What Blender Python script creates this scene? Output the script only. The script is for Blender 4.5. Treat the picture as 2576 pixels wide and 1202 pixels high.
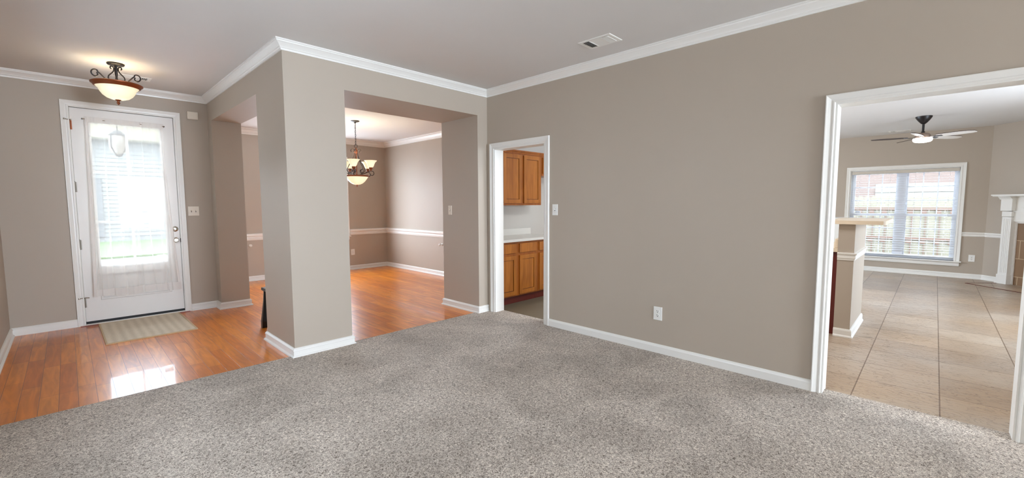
import bpy, bmesh, math, random
from mathutils import Vector, Matrix
random.seed(7)
PI = math.pi
for o in list(bpy.data.objects):
    bpy.data.objects.remove(o)
SC = bpy.context.scene
COL = SC.collection

# ------------------------------------------------------------------ camera
F_PX = 1089.63
cam_data = bpy.data.cameras.new('camera')
cam_data.sensor_fit = 'HORIZONTAL'
cam_data.sensor_width = 36.0
cam_data.lens = 36.0 * F_PX / 2576.0
cam_data.clip_start = 0.02
cam = bpy.data.objects.new('camera', cam_data)
COL.objects.link(cam)
YAW, PITCH, ROLL = 0.7977, -0.0803, -0.0034
fw = Vector((math.sin(YAW) * math.cos(PITCH), math.cos(YAW) * math.cos(PITCH), math.sin(PITCH)))
rt = Vector((math.cos(YAW), -math.sin(YAW), 0))
up = rt.cross(fw)
r2 = rt * math.cos(ROLL) + up * math.sin(ROLL)
u2 = -rt * math.sin(ROLL) + up * math.cos(ROLL)
m = Matrix((r2, u2, -fw)).transposed().to_4x4()
m.translation = Vector((0, 0, 1.36))
cam.matrix_world = m
SC.camera = cam

# ------------------------------------------------------------------ exposure
vs = SC.view_settings
SC.display_settings.display_device = 'sRGB'
vs.view_transform = 'Standard'
vs.look = 'None'
vs.gamma = 1.0
vs.use_curve_mapping = False
vs.exposure = 0.48

# ------------------------------------------------------------------ world
SKY = 12.0
world = bpy.data.worlds.new('world')
SC.world = world
world.use_nodes = True
wn = world.node_tree.nodes
wl = world.node_tree.links
for n in list(wn):
    wn.remove(n)
wo = wn.new('ShaderNodeOutputWorld')
bg = wn.new('ShaderNodeBackground')
bg.inputs['Color'].default_value = (0.80, 0.94, 1.12, 1)
bg.inputs['Strength'].default_value = SKY
wl.new(bg.outputs[0], wo.inputs[0])


# ------------------------------------------------------------------ lights
def area(name, loc, direction, sx, sy, power, color=(1, 1, 1), portal=False):
    d = bpy.data.lights.new(name, 'AREA')
    d.shape = 'RECTANGLE'
    d.size, d.size_y = sx, sy
    d.energy = power
    d.color = color
    o = bpy.data.objects.new(name, d)
    COL.objects.link(o)
    o.location = loc
    o.rotation_euler = Vector(direction).to_track_quat('-Z', 'Z').to_euler()
    if portal:
        d.cycles.is_portal = True
    return o


# added daylight fill at an unseen window behind the camera
DAY = (0.82, 0.95, 1.12)
area('added_back_daylight', (2.3, -7.06, 1.45), (0, 1, 0), 2.0, 1.9, 300, DAY)
# daylight at the dining window; the patio and kitchen windows are added, unseen
area('daylight_dining_window', (3.33, 8.80, 1.49), (0, -1, 0), 1.3, 1.5, 46, DAY)
area('portal_added_patio', (6.85, -2.25, 1.4), (0, 1, 0), 2.1, 1.6, 1, portal=True)
area('added_kitchen_daylight', (8.0, 4.70, 1.5), (0, -1, 0), 2.0, 1.2, 78, DAY)
# sky portals at openings in view; left and foyer windows are added, unseen
area('portal_front_door', (0.54, 6.99, 1.48), (0, -1, 0), 0.66, 1.66, 1, portal=True)
area('portal_added_left', (-0.55, 2.35, 1.35), (1, 0, 0), 0.9, 1.0, 1, portal=True)
area('portal_added_foyer', (-0.55, 5.075, 1.465), (1, 0, 0), 0.75, 0.43, 1, portal=True)
area('portal_living_window', (11.42, 0.49, 1.18), (-1, 0, 0), 1.6, 1.7, 1, portal=True)

# layout (metres)
xL, xP, xR, yB, yD = -0.486, 1.345, 3.685, 4.020, 6.832
CEIL, CEIL_D, CEIL_K = 2.743, 2.70, 2.68
OPEN_T = 2.431
xR2 = 3.824            # far face of the right wall
yB2 = 4.739            # far face of the dining wall
xC2 = 1.673            # far face of the foyer wall
yCn, yCf = 4.775, 6.629
xBl, xBr = 1.878, 3.529
xDr, yDn = 4.944, 8.72
xF = 11.24
yK = 4.65
yS = -2.2
yBack = -7.0


# ------------------------------------------------------------------ materials
def lin(c):
    out = []
    for v in c:
        v /= 255.0
        out.append(v / 12.92 if v <= 0.04045 else ((v + 0.055) / 1.055) ** 2.4)
    return (*out, 1.0)


def new_mat(name):
    mt = bpy.data.materials.new(name)
    mt.use_nodes = True
    nt = mt.node_tree
    return mt, nt, nt.nodes['Principled BSDF']


def setp(b, **kw):
    for k, v in kw.items():
        b.inputs[k.replace('_', ' ')].default_value = v


def paint(name, rgb, rough=0.5, bump=0.0, scale=120, vary=0.03, metal=0.0, spec=0.5):
    mt, nt, b = new_mat(name)
    N, L = nt.nodes, nt.links
    setp(b, Roughness=rough, Metallic=metal)
    b.inputs['Specular IOR Level'].default_value = spec
    tc = N.new('ShaderNodeTexCoord')
    nz = N.new('ShaderNodeTexNoise')
    nz.inputs['Scale'].default_value = 3.0
    nz.inputs['Detail'].default_value = 3
    L.new(tc.outputs['Object'], nz.inputs['Vector'])
    mx = N.new('ShaderNodeMix')
    mx.data_type = 'RGBA'
    c = lin(rgb)
    mx.inputs['A'].default_value = (*[x * (1 - vary) for x in c[:3]], 1)
    mx.inputs['B'].default_value = (*[min(1, x * (1 + vary)) for x in c[:3]], 1)
    L.new(nz.outputs['Fac'], mx.inputs['Factor'])
    L.new(mx.outputs['Result'], b.inputs['Base Color'])
    if bump:
        n2 = N.new('ShaderNodeTexNoise')
        n2.inputs['Scale'].default_value = scale
        n2.inputs['Detail'].default_value = 2
        L.new(tc.outputs['Object'], n2.inputs['Vector'])
        bp = N.new('ShaderNodeBump')
        bp.inputs['Strength'].default_value = bump
        bp.inputs['Distance'].default_value = 0.002
        L.new(n2.outputs['Fac'], bp.inputs['Height'])
        L.new(bp.outputs['Normal'], b.inputs['Normal'])
    return mt


def emit(name, rgb, strength, base=(240, 235, 210)):
    mt, nt, b = new_mat(name)
    setp(b, Roughness=0.35)
    b.inputs['Base Color'].default_value = lin(base)
    N, L = nt.nodes, nt.links
    tc = N.new('ShaderNodeTexCoord')
    nz = N.new('ShaderNodeTexNoise')
    nz.inputs['Scale'].default_value = 9
    L.new(tc.outputs['Object'], nz.inputs['Vector'])
    mp = N.new('ShaderNodeMapRange')
    mp.inputs['To Min'].default_value = strength * 0.85
    mp.inputs['To Max'].default_value = strength * 1.15
    L.new(nz.outputs['Fac'], mp.inputs['Value'])
    L.new(mp.outputs['Result'], b.inputs['Emission Strength'])
    b.inputs['Emission Color'].default_value = lin(rgb)
    return mt


M = {}
M['wall'] = paint('taupe_wall_paint', (181, 168, 152), 0.55, 0.06, 160, 0.015)
M['wall_kitchen'] = paint('pale_kitchen_paint', (205, 202, 194), 0.55, 0.05, 160, 0.015)
M['ceiling'] = paint('ceiling_paint', (218, 214, 209), 0.75, 0.10, 60, 0.02)
M['trim'] = paint('white_trim_paint', (236, 233, 226), 0.32, 0, 1, 0.01)
M['door'] = paint('white_door_paint', (228, 222, 215), 0.38, 0, 1, 0.012)
M['plastic'] = paint('white_plastic', (240, 238, 232), 0.3, 0, 1, 0.01)
M['almond'] = paint('almond_plastic', (226, 214, 196), 0.35, 0, 1, 0.01)
M['slot'] = paint('slot_black', (28, 24, 22), 0.6)
M['black'] = paint('black_painted_wood', (14, 13, 13), 0.3)
M['iron'] = paint('bronze_iron', (24, 17, 15), 0.45, 0, 1, 0.1)
M['bronze'] = paint('brown_bronze', (54, 33, 25), 0.4, 0, 1, 0.15, metal=0.2)
M['copper'] = paint('rubbed_copper', (140, 76, 42), 0.38, 0.1, 30, 0.25, metal=0.55)
M['nickel'] = paint('satin_nickel', (190, 184, 172), 0.25, metal=1.0)
M['lantern_metal'] = paint('lantern_grey_metal', (52, 48, 44), 0.7, 0, 1, 0.05, 0.0, 0.08)
M['hinge'] = paint('dull_nickel_hinge', (120, 112, 102), 0.42, metal=1.0)
M['brass'] = paint('aged_brass', (150, 116, 78), 0.35, metal=1.0)
M['vinyl'] = paint('white_vinyl', (232, 234, 240), 0.35, 0, 1, 0.01)
M['blind'] = paint('blind_slat_white', (236, 236, 236), 0.45, 0, 1, 0.01)
M['blind_valance'] = paint('blind_valance_ivory', (206, 198, 184), 0.4, 0, 1, 0.01)
M['laminate'] = paint('cream_laminate', (232, 214, 188), 0.3, 0.0, 1, 0.02)
M['counter'] = paint('white_laminate_counter', (226, 224, 216), 0.3, 0.0, 1, 0.02)
M['red_wood'] = paint('dark_cherry_side', (92, 22, 12), 0.35, 0, 1, 0.2)
M['bowl'] = emit('lit_alabaster_glass', (250, 240, 196), 0.40)
M['shade'] = emit('lit_cream_glass', (250, 240, 196), 0.44)
M['lens'] = emit('fan_light_lens', (255, 246, 240), 5.0, (255, 255, 255))
M['fan_body'] = paint('fan_pewter', (150, 130, 116), 0.35, metal=0.4)
M['blade'] = paint('fan_blade_pale', (232, 226, 218), 0.4, 0, 1, 0.02)
M['blade_top'] = paint('fan_blade_brown', (56, 38, 32), 0.4, 0, 1, 0.1)
M['fan_dark'] = paint('fan_mount_dark', (24, 18, 18), 0.4)
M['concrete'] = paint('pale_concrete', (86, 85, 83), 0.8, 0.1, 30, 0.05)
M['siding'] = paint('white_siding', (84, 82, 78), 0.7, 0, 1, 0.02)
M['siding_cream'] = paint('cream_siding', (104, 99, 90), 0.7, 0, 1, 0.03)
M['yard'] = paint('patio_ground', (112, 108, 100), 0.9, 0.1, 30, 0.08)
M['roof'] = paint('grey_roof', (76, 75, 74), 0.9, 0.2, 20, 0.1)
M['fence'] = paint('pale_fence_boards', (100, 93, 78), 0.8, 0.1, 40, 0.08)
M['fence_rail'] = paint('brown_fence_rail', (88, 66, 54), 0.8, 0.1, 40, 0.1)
M['dark_trim'] = paint('dark_rubber', (14, 12, 12), 0.6)
M['threshold'] = paint('oak_threshold', (150, 60, 34), 0.3)
M['kitchen_floor'] = paint('olive_grey_floor', (110, 102, 84), 0.4, 0.05, 30, 0.08)  # olive grey tone, darker than the adjoining tile
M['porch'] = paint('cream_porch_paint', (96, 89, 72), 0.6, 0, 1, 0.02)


def mat_hardwood():
    mt, nt, b = new_mat('glossy_oak_planks')
    N, L = nt.nodes, nt.links
    tc = N.new('ShaderNodeTexCoord')
    mp = N.new('ShaderNodeMapping')
    mp.inputs['Rotation'].default_value = (0, 0, PI / 2)
    mp.inputs['Location'].default_value = (0.37, 0.022, 0)
    L.new(tc.outputs['Object'], mp.inputs['Vector'])
    br = N.new('ShaderNodeTexBrick')
    br.offset = 0.37
    br.offset_frequency = 3
    br.squash = 0.8
    br.squash_frequency = 4
    br.inputs['Scale'].default_value = 1.0
    br.inputs['Brick Width'].default_value = 0.82
    br.inputs['Row Height'].default_value = 0.0965
    br.inputs['Mortar Size'].default_value = 0.0014
    br.inputs['Mortar Smooth'].default_value = 0.3
    br.inputs['Bias'].default_value = 0.0
    br.inputs['Color1'].default_value = lin((232, 142, 46))
    br.inputs['Color2'].default_value = lin((202, 110, 24))
    br.inputs['Mortar'].default_value = lin((110, 50, 14))
    L.new(mp.outputs['Vector'], br.inputs['Vector'])
    # grain, stretched along the planks (the y axis)
    mg = N.new('ShaderNodeMapping')
    mg.inputs['Scale'].default_value = (22, 2.2, 1)
    L.new(tc.outputs['Object'], mg.inputs['Vector'])
    g = N.new('ShaderNodeTexNoise')
    g.inputs['Scale'].default_value = 1.0
    g.inputs['Detail'].default_value = 5
    g.inputs['Distortion'].default_value = 1.2
    L.new(mg.outputs['Vector'], g.inputs['Vector'])
    rp = N.new('ShaderNodeValToRGB')
    rp.color_ramp.elements[0].position = 0.3
    rp.color_ramp.elements[0].color = (0.62, 0.56, 0.5, 1)
    rp.color_ramp.elements[1].position = 0.68
    rp.color_ramp.elements[1].color = (1.12, 1.08, 1.02, 1)
    L.new(g.outputs['Fac'], rp.inputs['Fac'])
    mu = N.new('ShaderNodeMix')
    mu.data_type = 'RGBA'
    mu.blend_type = 'MULTIPLY'
    mu.inputs['Factor'].default_value = 0.75
    L.new(br.outputs['Color'], mu.inputs['A'])
    L.new(rp.outputs['Color'], mu.inputs['B'])
    L.new(mu.outputs['Result'], b.inputs['Base Color'])
    # bump : plank bevels and a gentle unevenness of the varnish
    w = N.new('ShaderNodeTexNoise')
    w.inputs['Scale'].default_value = 9
    w.inputs['Detail'].default_value = 2
    L.new(tc.outputs['Object'], w.inputs['Vector'])
    iv = N.new('ShaderNodeMath')
    iv.operation = 'SUBTRACT'
    iv.inputs[0].default_value = 1.0
    L.new(br.outputs['Fac'], iv.inputs[1])
    b1 = N.new('ShaderNodeBump')
    b1.inputs['Strength'].default_value = 0.5
    b1.inputs['Distance'].default_value = 0.002
    L.new(iv.outputs[0], b1.inputs['Height'])
    b2 = N.new('ShaderNodeBump')
    b2.inputs['Strength'].default_value = 0.06
    b2.inputs['Distance'].default_value = 0.006
    L.new(w.outputs['Fac'], b2.inputs['Height'])
    L.new(b1.outputs['Normal'], b2.inputs['Normal'])
    L.new(b2.outputs['Normal'], b.inputs['Normal'])
    setp(b, Roughness=0.3, IOR=1.4)
    setp(b, Coat_Weight=0.3, Coat_Roughness=0.05, Coat_IOR=1.55)
    L.new(b2.outputs['Normal'], b.inputs['Coat Normal'])
    return mt


def mat_tile():
    mt, nt, b = new_mat('tan_slate_tile')
    N, L = nt.nodes, nt.links
    tc = N.new('ShaderNodeTexCoord')
    mp = N.new('ShaderNodeMapping')
    mp.inputs['Location'].default_value = (-4.233 + 0.4585 * 12, 0.091 + 0.4515 * 12, 0)
    mp.inputs['Scale'].default_value = (1, 1, 1)
    L.new(tc.outputs['Object'], mp.inputs['Vector'])
    br = N.new('ShaderNodeTexBrick')
    br.offset = 0.0
    br.squash = 1.0
    br.inputs['Scale'].default_value = 1.0
    br.inputs['Brick Width'].default_value = 0.4585
    br.inputs['Row Height'].default_value = 0.4515
    br.inputs['Mortar Size'].default_value = 0.004
    br.inputs['Mortar Smooth'].default_value = 0.2
    br.inputs['Color1'].default_value = lin((188, 172, 153))
    br.inputs['Color2'].default_value = lin((168, 152, 135))
    br.inputs['Mortar'].default_value = lin((122, 100, 80))
    L.new(mp.outputs['Vector'], br.inputs['Vector'])
    mg = N.new('ShaderNodeMapping')
    mg.inputs['Scale'].default_value = (12, 4.4, 1)
    mg.inputs['Rotation'].default_value = (0, 0, 0.25)
    L.new(tc.outputs['Object'], mg.inputs['Vector'])
    g = N.new('ShaderNodeTexNoise')
    g.inputs['Scale'].default_value = 1.3
    g.inputs['Detail'].default_value = 5
    g.inputs['Distortion'].default_value = 1.7
    L.new(mg.outputs['Vector'], g.inputs['Vector'])
    big = N.new('ShaderNodeTexNoise')
    big.inputs['Scale'].default_value = 1.1
    L.new(tc.outputs['Object'], big.inputs['Vector'])
    rp = N.new('ShaderNodeValToRGB')
    rp.color_ramp.elements[0].position = 0.35
    rp.color_ramp.elements[0].color = lin((240, 224, 204))
    rp.color_ramp.elements[1].position = 0.65
    rp.color_ramp.elements[1].color = lin((248, 246, 244))
    L.new(big.outputs['Fac'], rp.inputs['Fac'])
    mu = N.new('ShaderNodeMix')
    mu.data_type = 'RGBA'
    mu.blend_type = 'MULTIPLY'
    mu.inputs['Factor'].default_value = 1.0
    L.new(br.outputs['Color'], mu.inputs['A'])
    L.new(rp.outputs['Color'], mu.inputs['B'])
    # dirt caught in the cleft lines of the stone
    vr = N.new('ShaderNodeValToRGB')
    ve = vr.color_ramp.elements
    ve[0].position = 0.455
    ve[0].color = (1, 1, 1, 1)
    ve[1].position = 0.505
    ve[1].color = (1, 1, 1, 1)
    v2 = ve.new(0.48)
    v2.color = (0.50, 0.44, 0.38, 1)
    L.new(g.outputs['Fac'], vr.inputs['Fac'])
    mv = N.new('ShaderNodeMix')
    mv.data_type = 'RGBA'
    mv.blend_type = 'MULTIPLY'
    mv.inputs['Factor'].default_value = 1.0
    L.new(mu.outputs['Result'], mv.inputs['A'])
    L.new(vr.outputs['Color'], mv.inputs['B'])
    L.new(mv.outputs['Result'], b.inputs['Base Color'])
    iv = N.new('ShaderNodeMath')
    iv.operation = 'SUBTRACT'
    iv.inputs[0].default_value = 1.0
    L.new(br.outputs['Fac'], iv.inputs[1])
    b1 = N.new('ShaderNodeBump')
    b1.inputs['Strength'].default_value = 0.5
    b1.inputs['Distance'].default_value = 0.004
    L.new(iv.outputs[0], b1.inputs['Height'])
    # cleft ridges
    rr = N.new('ShaderNodeValToRGB')
    e = rr.color_ramp.elements
    e[0].position = 0.42
    e[0].color = (0, 0, 0, 1)
    e[1].position = 0.52
    e[1].color = (1, 1, 1, 1)
    L.new(g.outputs['Fac'], rr.inputs['Fac'])
    b2 = N.new('ShaderNodeBump')
    b2.inputs['Strength'].default_value = 0.45
    b2.inputs['Distance'].default_value = 0.004
    L.new(rr.outputs['Color'], b2.inputs['Height'])
    L.new(b1.outputs['Normal'], b2.inputs['Normal'])
    L.new(b2.outputs['Normal'], b.inputs['Normal'])
    setp(b, Roughness=0.30)
    return mt


def mat_carpet():
    mt, nt, b = new_mat('flecked_frieze_carpet')
    N, L = nt.nodes, nt.links
    tc = N.new('ShaderNodeTexCoord')
    # twisted yarn flecks
    wp = N.new('ShaderNodeTexNoise')
    wp.inputs['Scale'].default_value = 60
    wp.inputs['Detail'].default_value = 1
    L.new(tc.outputs['Object'], wp.inputs['Vector'])
    ad = N.new('ShaderNodeMix')
    ad.data_type = 'RGBA'
    ad.blend_type = 'LINEAR_LIGHT'
    ad.inputs['Factor'].default_value = 0.012
    L.new(tc.outputs['Object'], ad.inputs['A'])
    L.new(wp.outputs['Color'], ad.inputs['B'])
    f = N.new('ShaderNodeTexNoise')
    f.inputs['Scale'].default_value = 100
    f.inputs['Detail'].default_value = 2.5
    f.inputs['Roughness'].default_value = 0.6
    f.inputs['Distortion'].default_value = 1.4
    L.new(ad.outputs['Result'], f.inputs['Vector'])
    rp = N.new('ShaderNodeValToRGB')
    e = rp.color_ramp.elements
    e[0].position = 0.38
    e[0].color = lin((116, 101, 88))
    e[1].position = 0.62
    e[1].color = lin((237, 224, 208))
    k = e.new(0.49)
    k.color = lin((189, 175, 160))
    L.new(f.outputs['Fac'], rp.inputs['Fac'])
    # brushed patches left by the vacuum
    pt = N.new('ShaderNodeTexNoise')
    pt.inputs['Scale'].default_value = 1.9
    pt.inputs['Detail'].default_value = 5
    pt.inputs['Distortion'].default_value = 0.8
    L.new(tc.outputs['Object'], pt.inputs['Vector'])
    r2_ = N.new('ShaderNodeValToRGB')
    r2_.color_ramp.elements[0].position = 0.36
    r2_.color_ramp.elements[0].color = (0.80, 0.79, 0.78, 1)
    r2_.color_ramp.elements[1].position = 0.60
    r2_.color_ramp.elements[1].color = (1.04, 1.04, 1.04, 1)
    L.new(pt.outputs['Fac'], r2_.inputs['Fac'])
    mu = N.new('ShaderNodeMix')
    mu.data_type = 'RGBA'
    mu.blend_type = 'MULTIPLY'
    mu.inputs['Factor'].default_value = 1.0
    L.new(rp.outputs['Color'], mu.inputs['A'])
    L.new(r2_.outputs['Color'], mu.inputs['B'])
    L.new(mu.outputs['Result'], b.inputs['Base Color'])
    bp = N.new('ShaderNodeBump')
    bp.inputs['Strength'].default_value = 0.9
    bp.inputs['Distance'].default_value = 0.008
    L.new(f.outputs['Fac'], bp.inputs['Height'])
    L.new(bp.outputs['Normal'], b.inputs['Normal'])
    setp(b, Roughness=0.95)
    b.inputs['Specular IOR Level'].default_value = 0.1
    b.inputs['Sheen Weight'].default_value = 0.15
    return mt


def mat_cabinet(name, c1, c2):
    mt, nt, b = new_mat(name)
    N, L = nt.nodes, nt.links
    tc = N.new('ShaderNodeTexCoord')
    mg = N.new('ShaderNodeMapping')
    mg.inputs['Scale'].default_value = (9, 9, 1.3)
    L.new(tc.outputs['Object'], mg.inputs['Vector'])
    g = N.new('ShaderNodeTexNoise')
    g.inputs['Scale'].default_value = 1.6
    g.inputs['Detail'].default_value = 5
    g.inputs['Distortion'].default_value = 0.8
    L.new(mg.outputs['Vector'], g.inputs['Vector'])
    rp = N.new('ShaderNodeValToRGB')
    rp.color_ramp.elements[0].position = 0.3
    rp.color_ramp.elements[0].color = lin(c1)
    rp.color_ramp.elements[1].position = 0.7
    rp.color_ramp.elements[1].color = lin(c2)
    L.new(g.outputs['Fac'], rp.inputs['Fac'])
    L.new(rp.outputs['Color'], b.inputs['Base Color'])
    setp(b, Roughness=0.33)
    return mt


def mat_glass(name, amount=0.08):
    mt = bpy.data.materials.new(name)
    mt.use_nodes = True
    N, L = mt.node_tree.nodes, mt.node_tree.links
    for n in list(N):
        N.remove(n)
    out = N.new('ShaderNodeOutputMaterial')
    t = N.new('ShaderNodeBsdfTransparent')
    t.inputs['Color'].default_value = (0.97, 0.985, 0.98, 1)
    g = N.new('ShaderNodeBsdfGlossy')
    g.inputs['Roughness'].default_value = 0.02
    lw = N.new('ShaderNodeFresnel')
    lw.inputs['IOR'].default_value = 1.22
    mx = N.new('ShaderNodeMixShader')
    L.new(lw.outputs[0], mx.inputs[0])
    L.new(t.outputs[0], mx.inputs[1])
    L.new(g.outputs[0], mx.inputs[2])
    L.new(mx.outputs[0], out.inputs[0])
    return mt


def mat_sheer(name, clear, rgb):
    mt = bpy.data.materials.new(name)
    mt.use_nodes = True
    N, L = mt.node_tree.nodes, mt.node_tree.links
    for n in list(N):
        N.remove(n)
    out = N.new('ShaderNodeOutputMaterial')
    t = N.new('ShaderNodeBsdfTransparent')
    tl = N.new('ShaderNodeBsdfTranslucent')
    d = N.new('ShaderNodeBsdfDiffuse')
    tl.inputs['Color'].default_value = lin(rgb)
    d.inputs['Color'].default_value = lin(rgb)
    m1 = N.new('ShaderNodeMixShader')
    m1.inputs[0].default_value = 0.8
    L.new(tl.outputs[0], m1.inputs[1])
    L.new(d.outputs[0], m1.inputs[2])
    # the weave closes up where the cloth turns away
    lw = N.new('ShaderNodeLayerWeight')
    lw.inputs['Blend'].default_value = 0.25
    mr = N.new('ShaderNodeMapRange')
    mr.inputs['To Min'].default_value = 1 - clear
    mr.inputs['To Max'].default_value = min(1, 1 - clear + 0.35)
    L.new(lw.outputs['Facing'], mr.inputs['Value'])
    m2 = N.new('ShaderNodeMixShader')
    L.new(mr.outputs['Result'], m2.inputs[0])
    L.new(t.outputs[0], m2.inputs[1])
    L.new(m1.outputs[0], m2.inputs[2])
    L.new(m2.outputs[0], out.inputs[0])
    return mt


def mat_brick(name, c1, c2, mortar, w, h, ms, rot=None, rough=0.85):
    mt, nt, b = new_mat(name)
    N, L = nt.nodes, nt.links
    tc = N.new('ShaderNodeTexCoord')
    mp = N.new('ShaderNodeMapping')
    if rot:
        mp.inputs['Rotation'].default_value = rot
    L.new(tc.outputs['Object'], mp.inputs['Vector'])
    br = N.new('ShaderNodeTexBrick')
    br.inputs['Scale'].default_value = 1.0
    br.inputs['Brick Width'].default_value = w
    br.inputs['Row Height'].default_value = h
    br.inputs['Mortar Size'].default_value = ms
    br.inputs['Color1'].default_value = lin(c1)
    br.inputs['Color2'].default_value = lin(c2)
    br.inputs['Mortar'].default_value = lin(mortar)
    L.new(mp.outputs['Vector'], br.inputs['Vector'])
    L.new(br.outputs['Color'], b.inputs['Base Color'])
    setp(b, Roughness=rough)
    return mt


def mat_mat():
    mt, nt, b = new_mat('ribbed_beige_mat')
    N, L = nt.nodes, nt.links
    tc = N.new('ShaderNodeTexCoord')
    w = N.new('ShaderNodeTexWave')
    w.wave_type = 'BANDS'
    w.bands_direction = 'X'
    w.inputs['Scale'].default_value = 4.2
    w.inputs['Distortion'].default_value = 0.6
    L.new(tc.outputs['Object'], w.inputs['Vector'])
    nz = N.new('ShaderNodeTexNoise')
    nz.inputs['Scale'].default_value = 90
    nz.inputs['Detail'].default_value = 3
    L.new(tc.outputs['Object'], nz.inputs['Vector'])
    ml = N.new('ShaderNodeMix')
    ml.data_type = 'FLOAT'
    ml.inputs['Factor'].default_value = 0.7
    L.new(w.outputs['Fac'], ml.inputs['A'])
    L.new(nz.outputs['Fac'], ml.inputs['B'])
    rp = N.new('ShaderNodeValToRGB')
    rp.color_ramp.elements[0].position = 0.2
    rp.color_ramp.elements[0].color = lin((196, 180, 156))
    rp.color_ramp.elements[1].position = 0.8
    rp.color_ramp.elements[1].color = lin((224, 210, 188))
    L.new(ml.outputs['Result'], rp.inputs['Fac'])
    L.new(rp.outputs['Color'], b.inputs['Base Color'])
    bp = N.new('ShaderNodeBump')
    bp.inputs['Strength'].default_value = 0.5
    bp.inputs['Distance'].default_value = 0.003
    L.new(ml.outputs['Result'], bp.inputs['Height'])
    L.new(bp.outputs['Normal'], b.inputs['Normal'])
    setp(b, Roughness=0.9)
    return mt


M['hardwood'] = mat_hardwood()
M['tile'] = mat_tile()
M['carpet'] = mat_carpet()
M['cabinet'] = mat_cabinet('honey_maple', (152, 86, 22), (188, 116, 42))
M['cabinet_frame'] = mat_cabinet('honey_maple_frame', (142, 76, 20), (174, 100, 34))
M['toe'] = paint('dark_toe_kick', (96, 28, 16), 0.5, 0, 1, 0.15)
M['groove'] = paint('door_groove_glaze', (92, 40, 18), 0.5)
M['glass'] = mat_glass('clear_window_glass')
M['sheer'] = mat_sheer('white_sheer_voile', 0.62, (250, 246, 239))
M['sheer_hem'] = mat_sheer('white_sheer_hem', 0.30, (250, 244, 238))
M['brick'] = mat_brick('red_brick', (126, 58, 44), (104, 50, 40), (94, 78, 70), 0.22, 0.075, 0.012, (PI / 2, 0, PI / 2))
M['paver'] = mat_brick('white_pavers', (206, 204, 202), (196, 194, 192), (120, 118, 116), 0.9, 0.6, 0.03)
M['lawn'] = paint('lawn_green', (52, 70, 22), 0.9, 0.4, 60, 0.25)
M['surround_tile'] = mat_brick('brown_hearth_tile', (140, 108, 76), (126, 96, 66), (186, 160, 126), 0.30, 0.30, 0.006, None, 0.4)
M['mat'] = mat_mat()
M['mat_edge'] = paint('mat_edge_tan', (196, 170, 134), 0.85)


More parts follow.
